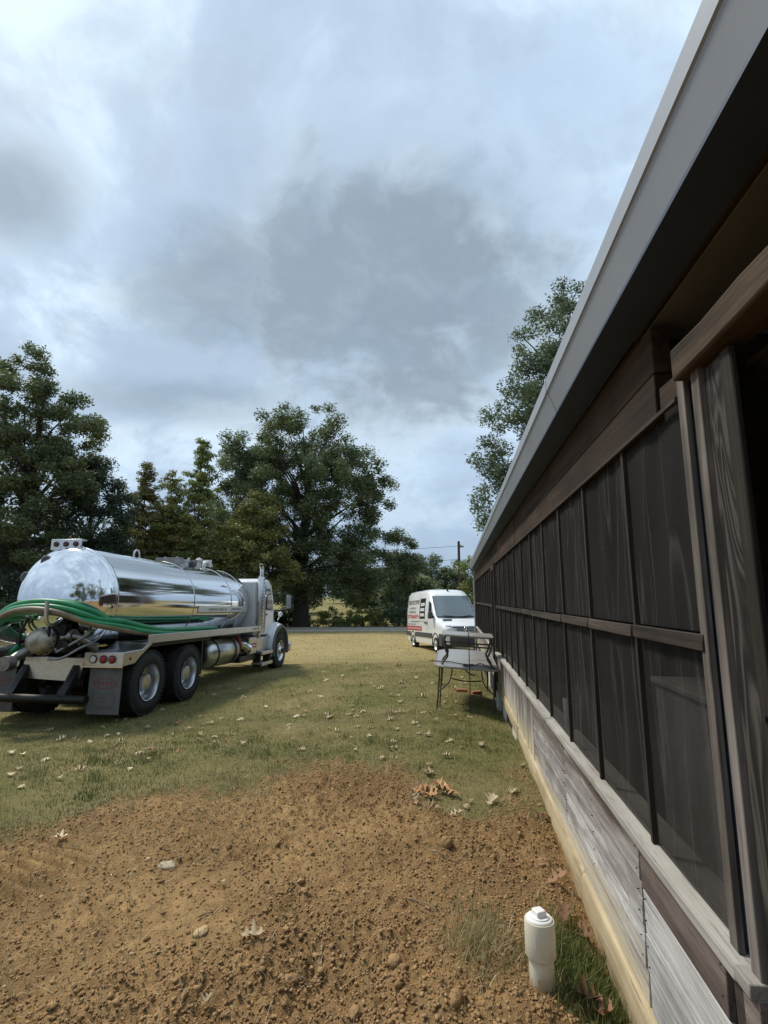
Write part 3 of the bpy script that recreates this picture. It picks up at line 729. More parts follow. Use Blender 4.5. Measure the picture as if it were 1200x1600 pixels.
# white name stripe with lettering on the right side
def on_tank(y, ang, r=TR): return (r * cos(ang), y, TZ + r * sin(ang))
def tank_patch(name, mat, y0, y1, a0, a1, r, par=tank, ny_=8, na=5):
    m = MB(); m.loft([[on_tank(y0 + (y1 - y0) * i / ny_, a0 + (a1 - a0) * j / na, r) for j in range(na + 1)] for i in range(ny_ + 1)], closed=False, caps=False)
    return m.build(name, mat, par, smooth=True)
st = tank_patch('name_stripe', 'decal_white', 2.25, 4.94, R(-15), R(-5.5), TR + .010)
tank_patch('stripe_border', 'decal_grey', 2.25, 4.94, R(-16.2), R(-15.2), TR + .011, st)
def glyph_row_tank(y0, y1, a0, a1, mat):
    m = MB(); y = y0; rr = TR + .013
    while y < y1 - .03:
        w = random.uniform(.035, .06); kind = random.randrange(4); ah = a1 - a0
        def q(ya, yb, p, r_):
            m.add([on_tank(ya, a0 + ah * p, rr), on_tank(yb, a0 + ah * p, rr), on_tank(yb, a0 + ah * r_, rr), on_tank(ya, a0 + ah * r_, rr)], [(0, 1, 2, 3)])
        q(y, y + .014, 0, 1)
        if kind != 2: q(y + w - .014, y + w, 0 if kind else .5, 1)
        q(y + .014, y + w - .0, .82, 1) if kind in (0, 2) else q(y + .014, y + w - .014, .4, .58)
        if kind in (2, 3): q(y + .014, y + w - .014, 0, .18)
        y += w + random.choice((.018, .018, .02, .05))
    return m.build('lettering', mat, st)
glyph_row_tank(3.98, 4.62, R(-11.8), R(-8.2), 'label_blue'); glyph_row_tank(2.75, 3.75, R(-12.2), R(-8.8), 'decal_grey')
glyph_row_tank(4.68, 4.90, R(-9), R(-6.8), 'decal_grey'); glyph_row_tank(4.68, 4.90, R(-13), R(-10.8), 'decal_grey')
# roof fittings
m = MB(); m.lathe([(2.70, .27), (2.82, .27), (2.825, .30), (2.86, .30), (2.87, .27), (2.885, .0)], 'z', 32, (0, 2.75, .0))
for k_ in range(6):
    q = k_ * pi / 3; m.box(.29 * cos(q) - .02, .29 * cos(q) + .02, 2.75 + .29 * sin(q) - .02, 2.75 + .29 * sin(q) + .02, 2.83, 2.92)
tp(m, 'manway_hatch', 'brushed_aluminium', tank, smooth=True)
tp(MB().box(-.32, .32, 2.42, 2.46, 2.74, 2.90).box(-.32, .32, 3.06, 3.10, 2.74, 2.9).box(-.34, -.31, 2.42, 3.1, 2.76, 2.88), 'hatch_guard', 'dull_steel', tank)
m = MB().cyl((.05, 3.72, 2.74), (.05, 3.72, 2.92), .06, n=14).lathe([(2.90, .02), (2.91, .075), (2.96, .085), (3.0, .06), (3.02, .0)], 'z', 16, (.05, 3.72, 0)).tube(spline([(.05, 4.0, 2.72), (.05, 4.0, 2.86), (.05, 4.06, 2.92), (.05, 4.25, 2.92), (.05, 4.4, 2.86)], 6), .05, 10).box(-.06, .16, 4.14, 4.2, 2.84, 3.0)
tp(m, 'relief_valve', 'lamp_white', tank, smooth=True)
tp(MB().tube(spline([(.12, .9, 2.72), (.12, .92, 2.86), (.12, 1.0, 2.9), (.12, 1.08, 2.86), (.12, 1.1, 2.72)], 5), .018, 8), 'lifting_eye', 'brushed_aluminium', tank, smooth=True)
# marker lamps on a bracket at the rear crown, sight glasses on the dished end
br = tp(MB().box(-.40, .16, -.64, -.615, 2.72, 2.90).box(-.40, .16, -.64, -.5, 2.885, 2.905), 'lamp_bracket', 'brushed_aluminium', tank, bevel=.006)
for x in (-.30, -.12, .06):
    MB().lathe([(-.66, .0), (-.664, .03), (-.655, .045), (-.64, .048)], 'y', 18, (x, 0, 2.82)).build('marker_lamp', 'lamp_dark_red', br, smooth=True)
for x, z, y in ((-.30, 2.52, -.80), (-.70, 2.26, -.72)):
    q = MB().lathe([(0, .075), (-.05, .078), (-.055, .095), (-.085, .095), (-.09, .075)], 'y', 22, (x, y + .06, z)).build('sight_port', 'dull_steel', tank, smooth=True, angle=30)
    MB().lathe([(-.092, .0), (-.092, .07), (-.08, .074)], 'y', 20, (x, y + .06, z)).build('sight_glass', 'glass_dark', q, smooth=True)
MB().tube(spline([(.80, -.56, 2.02), (.815, -.64, 1.98), (.80, -.66, 1.75), (.74, -.62, 1.62)], 6), .018, 8).build('sight_tube', 'chrome', tank, smooth=True)

# --- deck, fenders and tail boxes
def deck_side(s):
    a = MB()
    a.box(s * 1.19, s * 1.225, -.12, 5.15, 1.17, 1.31)
    a.box(min(s * 1.19, s * .70), max(s * 1.19, s * .70), -.12, 5.15, 1.165, 1.18)
    r = tp(a, 'side_rail', 'brushed_aluminium', bevel=.006)
    t = MB(); x0, x1 = sorted((s * .56, s * 1.225))
    t.prism([(-.80, .86), (-.80, 1.07), (-.30, 1.09), (-.05, 1.20), (.05, 1.20), (-.36, .97), (-.48, .88)], x0, x1, 'yz')
    b = tp(t, 'tail_box', 'brushed_aluminium', bevel=.006)
    MB().box(x0, x1, -.815, -.80, .842, .862).build('lower_trim', 'chrome', b)
    for i_, (xx, mt) in enumerate(((.72, 'lamp_white'), (.89, 'lamp_red'), (1.04, 'lamp_red'))):
        l_ = MB().lathe([(-.803, .062), (-.818, .064), (-.82, .052)], 'y', 24, (s * xx, 0, .965)).build('lamp_ring', 'black_paint', b, smooth=True)
        MB().lathe([(-.81, .053), (-.822, .045), (-.828, .02), (-.829, 0)], 'y', 22, (s * xx, 0, .965)).build('tail_lamp', mt, b, smooth=True)
    MB().lathe([(0, .028), (.01, .024), (.012, 0)], 'x', 14, (s * 1.224, -.62, .965)).build('side_marker', 'lamp_red', b)
    f = tp(MB().box(*sorted((s * .64, s * 1.19)), -.745, -.732, .13, .88), 'mud_flap', 'rubber_flap', bevel=.006)
    ov = MB(); c0 = s * .92
    ring = lambda r_: [(c0 + .20 * r_ * cos(q), -.7475, .60 + .085 * r_ * sin(q)) for q in np.linspace(0, 2 * pi, 29)[:-1]]
    ov.loft([ring(1), ring(.86)], caps=False); ov.build('flap_emblem', 'decal_maroon', f)
    e2 = MB(); y = -.7475
    for k_ in range(4): e2.add([(c0 - .13 + k_ * .07, y, .575), (c0 - .09 + k_ * .07, y, .575), (c0 - .085 + k_ * .07, y, .628), (c0 - .125 + k_ * .07, y, .628)], [(0, 1, 2, 3)])
    e2.build('flap_lettering', 'decal_maroon', f)
    pl = MB(); pl.box(c0 - .15, c0 + .17, -.752, -.746, .25, .43); pl.build('flap_plate', 'decal_grey', f)
    pm = MB().box(c0 - .10, c0 + .02, -.7545, -.752, .37, .39).box(c0 - .10, c0 + .05, -.7545, -.752, .32, .34); pm.build('flap_plate_lettering', 'rubber_flap', f)
for s in (1, -1): deck_side(s)
tp(MB().box(.5, 1.17, -.1, 2.3, 1.10, 1.16).box(-1.17, -.5, -.1, 2.3, 1.10, 1.16), 'deck_pan', 'dark_iron')
tp(MB().box(.45, 1.12, 2.02, 2.06, .45, 1.1), 'splash_guard', 'black_paint')
tp(MB().prism([(-.48, .66), (.40, .62), (.50, .66), (.54, .92), (-.50, .92)], -.775, -.76, 'xz'), 'rear_plate', 'brushed_aluminium')
tp(MB().box(-.5, .54, -.76, -.70, .90, .98), 'rear_crossmember', 'brushed_aluminium', bevel=.006)
bp = tp(MB().cyl((-1.2, -1.06, .40), (.86, -1.06, .40), .065, n=20), 'rear_bumper', 'dark_iron', smooth=True)
for x in (-.46, .42): MB().prism([(-.72, .95), (-.60, .95), (-.98, .38), (-1.10, .38)], x - .06, x + .06, 'yz').build('bumper_bracket', 'black_paint', bp, bevel=.006)
# --- rear valve cluster
vc = MB().lathe([(-.25, .001), (-.235, .08), (-.20, .145), (-.13, .18), (-.04, .188), (.06, .18), (.10, .13), (.14, .12), (.36, .12)], 'y', 36, (.14, -1.18, 1.26))
valve = tp(vc, 'rear_valve_body', 'tan_blotched_cast', smooth=True, angle=50)
MB().lathe([(-.025, .18), (-.02, .215), (.02, .215), (.025, .18)], 'y', 36, (.14, -1.18, 1.26)).build('flange', 'dull_steel', valve, smooth=True, angle=30)
m = MB()
for k_ in range(12):
    q = k_ * pi / 6; m.cyl((.14 + .20 * cos(q), -1.22, 1.26 + .20 * sin(q)), (.14 + .20 * cos(q), -1.14, 1.26 + .20 * sin(q)), .012, n=6)
m.build('flange_bolt', 'dark_iron', valve)
for pth, r_ in ((((.02, -1.30, 1.15), (-.04, -1.45, 1.05), (-.02, -1.60, .97)), .085), (((-.22, -1.1, 1.2), (-.32, -1.3, 1.14), (-.36, -1.42, 1.10)), .075)):
    a = MB().tube(spline(pth, 6), r_ * .8, 16); a.lathe([(-.09, r_ * .0), (-.09, r_ * 1.2), (.04, r_ * 1.25), (.05, r_)], 'y', 22, pth[-1]); a.build('outlet_coupling', 'dull_steel', valve, smooth=True, angle=35)
a = MB().tube(spline([(.36, -1.1, 1.30), (.52, -1.02, 1.32), (.66, -.92, 1.24), (.72, -.78, 1.10)], 8), .055, 14); a.lathe([(-.03, .06), (-.03, .11), (.03, .11), (.03, .06)], 'x', 22, (.50, -1.03, 1.32)); a.build('discharge_pipe', 'dull_steel', valve, smooth=True, angle=35)
MB().tube(spline([(.40, -1.22, 1.10), (.55, -1.15, 1.2), (.72, -1.0, 1.36), (.66, -.86, 1.5)], 8), .02, 8).tube(spline([(.3, -1.25, 1.0), (.5, -1.2, 1.02), (.70, -1.02, 1.18), (.78, -.8, 1.2)], 8), .02, 8).build('hydraulic_line', 'dull_steel', valve, smooth=True)
MB().box(-.10, -.07, -1.40, -1.37, 1.2, 1.46).box(-.16, -.01, -1.41, -1.36, 1.42, 1.45).cyl((-.085, -1.42, 1.26), (-.085, -1.1, 1.26), .03, n=10).build('valve_lever', 'dark_iron', valve)
MB().box(.28, .31, -1.3, -1.27, 1.3, 1.5).build('valve_lever', 'dark_iron', valve)
MB().box(.16, .44, -1.14, -1.0, 1.34, 1.50).cyl((.30, -1.1, 1.4), (.30, -1.0, 1.62), .06, n=14).cyl((.46, -1.2, 1.18), (.46, -.95, 1.18), .09, n=16).build('actuator', 'dark_iron', valve, bevel=.01)
# hose hooks
for pts in ([(.30, -1.0, 1.62), (.30, -1.22, 1.50), (.28, -1.34, 1.56), (.27, -1.36, 1.86)], [(-.55, -.95, 1.62), (-.6, -1.2, 1.45), (-.66, -1.34, 1.50), (-.72, -1.36, 1.80)]):
    tp(MB().tube(spline(pts, 8), .03, 12), 'hose_hook', 'brushed_aluminium', smooth=True)

# --- right flank: air tank, blower pieces, battery box, steps
tp(MB().lathe([(2.50, .001), (2.47, .16), (2.54, .29), (2.58, .32), (3.92, .32), (3.96, .29), (4.04, .16), (4.06, .001)], 'y', 40, (.84, 0, .76)), 'side_cylinder', 'brushed_aluminium', smooth=True, angle=50)
for y in (2.75, 3.7): tp(MB().lathe([(y, .325), (y, .332), (y + .06, .332), (y + .06, .325)], 'y', 40, (.84, 0, .76)).box(.6, .66, y, y + .06, .8, 1.1), 'cylinder_strap', 'dark_iron')
tp(MB().tube(spline([(.98, 4.08, 1.08), (1.05, 4.12, .98), (1.06, 4.14, .8), (1.0, 4.14, .66)], 6), .06, 12), 'red_hose', 'decal_maroon', smooth=True)
tp(MB().tube(spline([(.85, 4.10, .80), (.95, 4.22, .86), (1.02, 4.40, .84), (1.08, 4.56, .74)], 8), [.10] * 8 + [.11] * 8 + [.12] * 9, 20).lathe([(4.52, .12), (4.54, .14), (4.60, .14), (4.61, .0)], 'y', 24, (1.08, 0, .74)), 'intake_pipe', 'chrome', smooth=True, angle=40)
bb = tp(MB().box(.62, 1.10, 4.70, 5.22, .58, 1.02), 'battery_box', 'brushed_aluminium', bevel=.02)
MB().box(1.1005, 1.104, 4.80, 5.16, .74, .86).build('warning_label', 'label_red', bb); MB().box(1.1045, 1.107, 4.86, 5.10, .785, .815).build('label_lettering', 'decal_white', bb)
tp(MB().box(.45, 1.06, 4.2, 5.5, .42, .57), 'lower_tray', 'black_paint')
sf = tp(MB().box(.60, 1.05, 5.34, 6.22, .60, .98), 'fuel_tank_step_box', 'brushed_aluminium', bevel=.03)
for z, x1 in ((.56, 1.22), (.27, 1.22)):
    MB().box(.92, x1, 5.34, 6.22, z, z + .05).box(x1 - .02, x1, 5.34, 6.22, z - .04, z).build('step_tread', 'brushed_aluminium', sf, bevel=.006)
MB().box(.95, 1.16, 5.36, 5.44, .2, .62).box(.95, 1.16, 6.12, 6.2, .24, .62).build('step_bracket', 'black_paint', sf)
# --- cab
def rail_pts(): pass
cabp = [(5.36, 1.02), (5.36, 2.42), (5.42, 2.53), (5.60, 2.60), (6.10, 2.60), (6.34, 2.52), (6.50, 2.36), (6.78, 1.76), (6.80, 1.40), (6.40, 1.02)]
cab = tp(MB().prism(cabp, -1.02, 1.02, 'yz'), 'cab', 'cab_white_paint', bevel=.05, seg=3)
for s in (1, -1):
    MB().prism([(5.98, 1.72), (5.98, 2.34), (6.30, 2.34), (6.42, 2.26), (6.62, 1.80), (6.60, 1.72)], s * 1.022, s * 1.028, 'yz').build('side_window', 'glass_dark', cab)
    d_ = MB().prism([(5.90, 1.10), (5.90, 2.42), (5.925, 2.42), (5.925, 1.10)], s * 1.021, s * 1.030, 'yz').prism([(6.68, 1.2), (6.70, 1.68), (6.72, 1.68), (6.70, 1.2)], s * 1.021, s * 1.027, 'yz')
    d_.build('door_seam', 'decal_grey', cab)
    MB().box(*sorted((s * 1.022, s * 1.05)), 5.98, 6.12, 1.58, 1.62).build('door_handle', 'black_paint', cab)
    MB().tube(spline([(s * 1.02, 5.80, 1.15), (s * 1.08, 5.80, 1.2), (s * 1.08, 5.80, 2.05), (s * 1.08, 5.86, 2.12), (s * 1.02, 5.92, 2.12)], 6), .018, 10).build('grab_handle', 'chrome', cab, smooth=True)
    mi = MB().tube(spline([(s * 1.0, 6.74, 1.72), (s * 1.2, 6.86, 1.72), (s * 1.40, 6.92, 1.78)], 6), .018, 8).tube(spline([(s * 1.0, 6.55, 2.2), (s * 1.25, 6.85, 2.2), (s * 1.40, 6.92, 2.12)], 6), .015, 8).build('mirror_arm', 'black_paint', cab, smooth=True)
    MB().box(s * 1.42 - .09, s * 1.42 + .09, 6.88, 6.96, 1.74, 2.18).build('mirror', 'black_paint', cab, bevel=.03)
    MB().box(s * 1.42 - .075, s * 1.42 + .075, 6.872, 6.879, 1.77, 2.15).build('mirror_glass', 'chrome', cab)
    MB().lathe([(0, .0), (.02, .06), (.05, .075), (.07, .07), (.075, 0)], 'y', 18, (s * 1.10, 7.05, 1.60)).tube([(s * 1.02, 7.1, 1.42), (s * 1.08, 7.08, 1.52)], .015, 8).build('fender_mirror', 'cab_white_paint', cab, smooth=True)
MB().box(-.86, .86, 6.50, 6.52, 1.80, 2.30, Matrix.Rotation(-.42, 3, 'X')).build('windshield', 'glass_dark', cab)
MB().box(-.8, .8, 5.352, 5.358, 1.86, 2.3).build('rear_window', 'glass_dark', cab)
MB().box(.72, 1.0, 5.352, 5.358, 1.36, 1.46).build('rear_vent', 'black_paint', cab)
MB().prism([(6.30, 2.54), (6.62, 2.40), (6.66, 2.42), (6.34, 2.575)], -.95, .95, 'yz').build('sun_visor', 'brushed_aluminium', cab)
sleeper = tp(MB().box(-1.0, 1.0, 5.20, 5.352, 1.02, 2.50), 'cab_rear_panel', 'cab_shaded_white', bevel=.04, seg=3)
hood = MB(); rings = []
for y, w, zt, zb_ in ((6.70, .86, 1.74, 1.0), (7.1, .82, 1.70, .95), (7.6, .74, 1.62, .8), (7.95, .68, 1.52, .6), (8.08, .62, 1.38, .58)):
    rings.append([(-w, y, zb_), (-w, y, zt - .22), (-w * .8, y, zt - .05), (-w * .4, y, zt), (w * .4, y, zt), (w * .8, y, zt - .05), (w, y, zt - .22), (w, y, zb_)])
tp(hood.loft(rings), 'hood', 'cab_white_paint', smooth=True, angle=60)
tp(MB().box(-.5, .5, 8.08, 8.12, .7, 1.36), 'grille', 'chrome', bevel=.02)
tp(MB().box(-1.15, 1.15, 8.05, 8.25, .42, .72), 'front_bumper', 'chrome', bevel=.04)
for s in (1, -1):
    # front fender: a curved blade over the wheel, with a dark flare
    qs = np.linspace(R(-12), R(192), 22); rr = .64
    outer = [(6.95 + rr * 1.12 * cos(q), .56 + rr * 1.16 * sin(q)) for q in qs]
    fr_ = MB(); rings = []
    for (y, z), q in zip(outer, qs):
        n_ = (cos(q), sin(q)); x0, x1 = s * .70, s * 1.18
        rings.append([(x0, y, z + .06 * max(0, sin(q))), (s * 1.05, y, z + .05 * max(0, sin(q))), (x1, y, z), (x1, y - n_[0] * .03, z - n_[1] * .03), (x0, y - n_[0] * .03, z - n_[1] * .03)])
    tp(fr_.loft(rings), 'front_fender', 'cab_white_paint', smooth=True, angle=50)
    fl = MB(); rings = []
    for (y, z), q in zip(outer, qs):
        n_ = (cos(q), sin(q)); rings.append([(s * 1.181, y - n_[0] * .002, z - n_[1] * .002), (s * 1.225, y - n_[0] * .02, z - n_[1] * .02), (s * 1.225, y - n_[0] * .10, z - n_[1] * .10), (s * 1.181, y - n_[0] * .11, z - n_[1] * .11)])
    tp(fl.loft(rings), 'fender_flare', 'wheel_arch_grey', smooth=True, angle=50)
    tp(MB().prism([(6.30, .62), (6.30, 1.02), (6.62, 1.36), (6.98, 1.36), (6.98, 1.20), (6.55, 1.12), (6.38, .9), (6.34, .62)], *sorted((s * .75, s * 1.10)), 'yz'), 'cowl_panel', 'cab_white_paint', bevel=.02)
    tp(MB().box(s * .86 - .14, s * .86 + .14, 8.0, 8.09, .92, 1.16), 'head_lamp', 'lamp_white', bevel=.03)
# exhaust
ex = tp(MB().tube(spline([(1.02, 5.27, 1.0), (1.10, 5.27, 1.02), (1.13, 5.27, 1.10), (1.13, 5.27, 1.3), (1.13, 5.27, 2.7), (1.13, 5.27, 2.84), (1.13, 5.20, 2.94)], 6), .055, 16), 'exhaust_stack', 'chrome', smooth=True)
MB().lathe([(1.16, .085), (1.17, .09), (2.62, .09), (2.63, .085)], 'z', 22, (1.13, 5.27, 0)).build('heat_guard', 'brushed_aluminium', ex, smooth=True)
m = MB()
for k_ in range(14): m.box(1.12, 1.223, 5.255, 5.285, 1.25 + k_ * .098, 1.29 + k_ * .098)
m.build('guard_slot', 'black_paint', ex)
m = MB(); m.cyl((1.13, 5.19, 2.94), (1.13, 5.175, 2.97), .056, n=14); m.build('stack_mouth', 'black_paint', ex)
sr = [o for o in truck.children if o.name.startswith('side_rail')][0]
m = MB(); y = 4.55
while y < 4.86: m.box(1.2255, 1.2275, y, y + .02, 1.225, 1.255); y += .033
m.build('rail_lettering', 'decal_grey', sr); MB().box(1.2255, 1.2275, 4.95, 5.0, 1.205, 1.275).build('rail_emblem', 'black_paint', sr)

# --- hoses coiled round the tank end, each its own thing
def T2W(p):
    return truck.matrix_basis @ Vector(p)
def hose(pts, mat, label, r=.046):
    o = MB().tube([T2W(p) for p in spline(pts, 9)], r, 14).build('suction_hose', mat, None, smooth=True)
    m_ = o.modifiers.new('s', 'SUBSURF'); m_.levels = 0; m_.render_levels = 0
    o.modifiers.clear()
    return tag(o, label, 'hose', 'suction hoses on the tank truck')
def path(dx, dz, dy, zt, yend, xl=-1.0, seed=0):
    rr = random.Random(seed); j = lambda a: rr.uniform(-a, a)
    return [(1.02 + dx + j(.02), yend, 1.235 + dz), (1.03 + dx, yend * .55, 1.24 + dz + j(.01)), (1.03 + dx, yend * .22, 1.27 + dz), (1.0 + dx, .0, 1.34 + dz), (.92 + dx * .6, -.5, 1.44 + dz + j(.02)), (.72, -.92 - dy, 1.60 + zt), (.38, -1.12 - dy, 1.72 + zt), (.0, -1.18 - dy, 1.76 + zt + j(.01)), (-.45, -1.14 - dy, 1.70 + zt), (-.85, -.95 - dy, 1.56 + zt), (xl - .08, -.65, 1.40 + zt), (xl - .1, -.2, 1.25), (xl - .05, .6, 1.22 + dz)]
hose(path(0, 0, .0, .10, 3.9, seed=1), 'hose_green', 'top green suction hose arched over the truck tank end')
hose(path(-.10, .02, .06, .03, 3.5, seed=2), 'hose_green', 'second green suction hose, just under the top one on the tank end')
hose(path(.07, .02, .08, -.05, 3.7, seed=3), 'hose_green', 'green suction hose pressed behind the tan one on the tank end')
hose(path(-.06, .09, -.01, -.06, 3.0, seed=4), 'hose_green', 'green suction hose lying inside the loop against the tank end')
hose(path(.03, .10, .03, .0, 2.6, seed=6), 'hose_green', 'green suction hose on top of the bundle along the tank side')
hose([(1.10, .35, 1.27), (1.06, .0, 1.33), (.98, -.45, 1.40), (.74, -.98, 1.52), (.38, -1.24, 1.68), (0, -1.31, 1.735), (-.42, -1.27, 1.68), (-.85, -1.08, 1.50), (-1.05, -.75, 1.30), (-1.12, -.3, 1.2)], 'hose_tan', 'mud-brown suction hose in front of the green ones on the tank end')
hose([(-.30, -1.10, 1.62), (-.62, -1.18, 1.56), (-.88, -1.15, 1.36), (-.86, -1.22, 1.12), (-.55, -1.28, 1.02), (-.30, -1.30, 1.10), (-.22, -1.2, 1.2)], 'hose_green', 'drooping green suction hose loop beside the rear valve')
hose([(-.42, -1.05, 1.58), (-.72, -1.08, 1.50), (-.98, -1.02, 1.28), (-.98, -1.08, 1.06), (-.72, -1.14, .98), (-.5, -1.1, 1.05)], 'hose_green', 'outer drooping green suction hose loop at the truck corner')

# ------------------------------------------------------------------ delivery van
simple('van_white_paint', (.80, .82, .82), .22, 0, .02, 1.5, 0, .7)
simple('van_grey_plastic', (.06, .063, .066), .6, 0, .1, 6)
simple('van_red', (.50, .035, .04), .35, 0, .06, 5)
simple('windshield_glass', (.10, .13, .14), .04, 0, .05, 2, 0, 1.0, .9)
van = tag(empty('cargo_van', (3.28, 20.9, -.47), (R(2.0), 0, -R(168.8))), 'white high-roof cargo van with red stripe parked beyond the house corner', 'van')
def sx(z): return float(np.interp(z, [.3, .5, 1.2, 1.75, 2.54, 2.75], [.95, .99, .995, .975, .865, .80]))
VST = [(0, .80, .42, 1.02), (-.06, .88, .36, 1.10), (-.22, .93, .34, 1.20), (-.55, .97, .33, 1.30), (-.95, .995, .33, 1.42), (-1.15, 1, .33, 1.62), (-1.40, 1, .33, 1.87), (-1.62, 1, .33, 2.10), (-1.80, 1, .33, 2.28), (-1.98, 1, .33, 2.45), (-2.2, 1, .33, 2.60), (-2.5, 1, .33, 2.68), (-3.2, 1, .33, 2.72), (-4.4, 1, .33, 2.73), (-5.6, 1, .33, 2.72), (-5.85, .985, .34, 2.66), (-5.93, .95, .38, 2.5)]
rings = []
for y, k_, b_, t_ in VST:
    zs_ = [b_, b_ + .12, min(1.0, t_ - .16), b_ + (t_ - b_) * .6, t_ - .17, t_ - .055]
    zs_ = sorted(zs_); xr_ = [sx(z) * k_ for z in zs_]; xr_[-1] = xr_[-2] - .085 if t_ > 1.5 else xr_[-2] - .06
    half = list(zip(xr_, zs_)) + [(xr_[-1] - .25, t_ - .012), (0.0, t_)]
    rings.append([(x, y, z) for x, z in half] + [(-x, y, z) for x, z in half[-2::-1]])
vb = MB().loft(rings).build('body', 'van_white_paint', van, smooth=True, angle=50)
def vpart(mb, name, mat, parent=None, **k): return mb.build(name, mat, parent or van, **k)
# wheel wells and wheels
for y in (-.98, -4.66):
    for s in (1, -1):
        vpart(MB().lathe([(s * .82, .001), (s * .82, .43), (s * 1.004, .43), (s * 1.004, .40)], 'x', 30, (0, y, .40), R(-10), R(190)), 'wheel_well', 'black_paint')
        e = empty('wheel', (s * .87, y, .345), (0, 0, 0 if s > 0 else pi), van)
        MB().lathe([(-.12, .2), (-.125, .26), (-.10, .335), (-.06, .348), (.06, .348), (.10, .335), (.125, .26), (.12, .2)], 'x', 36).build('tyre', 'tyre_rubber', e, smooth=True)
        MB().lathe([(.11, .205), (.10, .19), (.06, .17), (.07, .1), (.10, .06), (.10, 0)], 'x', 30).build('rim', 'brushed_aluminium', e, smooth=True)
# glass
gl = MB(); rows = []
for t in np.linspace(0, 1, 6):
    y = -.99 - .87 * t; z = 1.475 + .885 * t; hw = .86 - .10 * t
    rows.append([(hw * s_, y + .03 + .02 - .10 * abs(s_) ** 2.2, z + .02) for s_ in np.linspace(-1, 1, 13)])
ws = vpart(gl.loft(rows, closed=False, caps=False), 'windshield', 'windshield_glass', smooth=True)
fr_ = MB()
for s in (-1, 1): fr_.tube([(s * .875, -1.06, 1.50), (s * .79, -1.92, 2.37)], .018, 8)
fr_.tube([(s_ * .87, -.93 + .0 - .10 * abs(s_) ** 2.2, 1.47) for s_ in np.linspace(-1, 1, 13)], .02, 8)
fr_.build('windshield_seal', 'black_paint', ws)
for s in (1, -1):
    pts = [(-1.16, 1.42), (-1.20, 1.50), (-1.72, 2.10), (-1.98, 2.14), (-2.02, 1.42)]
    m = MB(); m.add([(s * (sx(z) + .008), y, z) for y, z in pts], [tuple(range(len(pts)))]); dw = m.build('side_window', 'glass_dark', van)
    MB().box(*sorted((s * 1.0, s * 1.14)), -1.22, -1.14, 1.46, 1.54).build('mirror_arm', 'black_paint', dw)
    MB().box(*sorted((s * 1.03, s * 1.21)), -1.30, -1.12, 1.40, 1.70).build('mirror', 'van_grey_plastic', van, bevel=.05, seg=3)
    vpart(MB().box(*sorted((s * .998, s * 1.012)), -4.2, -1.42, .60, .80), 'rub_strip', 'van_grey_plastic', bevel=.005)
    vpart(MB().box(*sorted((s * .992, s * 1.010)), -5.9, -5.12, .60, .80), 'rub_strip', 'van_grey_plastic', bevel=.005)
    for y in (-2.15, -2.42): vpart(MB().box(*sorted((s * .996, s * 1.03)), y - .10, y + .06, 1.19, 1.25), 'door_handle', 'black_paint', bevel=.01)
    m = MB(); m.box(*sorted((s * .999, s * 1.003)), -3.75, -2.32, 1.285, 1.297) ; vpart(m, 'door_track', 'van_grey_plastic')
    for y in (-2.09, -3.52): 
        m = MB(); m.add([(s * (sx(z) + .004), y + d_, z) for z in (.62, 1.0, 1.5, 2.1, 2.45) for d_ in (-.008, .008)], [(0, 1, 3, 2), (2, 3, 5, 4), (4, 5, 7, 6), (6, 7, 9, 8)]); vpart(m, 'door_seam', 'van_grey_plastic')
def side_patch(y0, y1, z0, z1, off=.006):
    zs_ = np.linspace(z0, z1, 4); return MB().loft([[(sx(z) + off, y, z) for z in zs_] for y in (y0, y1)], closed=False, caps=False)
red = vpart(side_patch(-5.86, -3.05, .86, 1.06), 'red_stripe', 'van_red')
def glyphs(y0, y1, z0, z1, mat, par, off=.008):
    m = MB(); y = y0
    while y > y1 + .05:
        w = random.uniform(.07, .12) * (z1 - z0) / .16; h = z1 - z0
        def q(ya, yb, p, r_): m.add([(sx(z) + off, yy, z) for yy, z in ((y - ya, z0 + h * p), (y - yb, z0 + h * p), (y - yb, z0 + h * r_), (y - ya, z0 + h * r_))], [(0, 1, 2, 3)])
        k_ = random.randrange(4); q(0, .28 * w, 0, 1)
        if k_ != 2: q(.72 * w, w, 0 if k_ else .5, 1)
        if k_ in (0, 2): q(.28 * w, w, .8, 1)
        if k_ in (1, 3): q(.28 * w, .72 * w, .4, .6)
        if k_ in (2, 3): q(.28 * w, .72 * w, 0, .2)
        y -= w * 1.3
    return m.build('lettering', mat, par)
glyphs(-3.15, -5.6, .92, 1.0, 'van_white_paint', red, .010)
glyphs(-3.62, -5.70, 2.06, 2.26, 'decal_grey', vb); glyphs(-4.1, -5.3, 1.84, 1.93, 'decal_grey', vb); glyphs(-4.1, -5.45, 1.66, 1.76, 'decal_grey', vb)
glyphs(-3.65, -5.65, 1.42, 1.58, 'van_red', vb); glyphs(-4.0, -5.6, 1.12, 1.17, 'decal_grey', vb)
vpart(side_patch(-5.0, -3.7, 1.255, 1.285), 'slogan_bar', 'decal_grey')
lad = vpart(side_patch(-3.42, -2.52, 1.40, 2.30, .007), 'ladder_emblem', 'black_paint')
for z in (1.50, 1.73, 1.96): side_patch(-3.30, -2.62, z, z + .14, .010).build('emblem_bar', 'van_white_paint', lad)
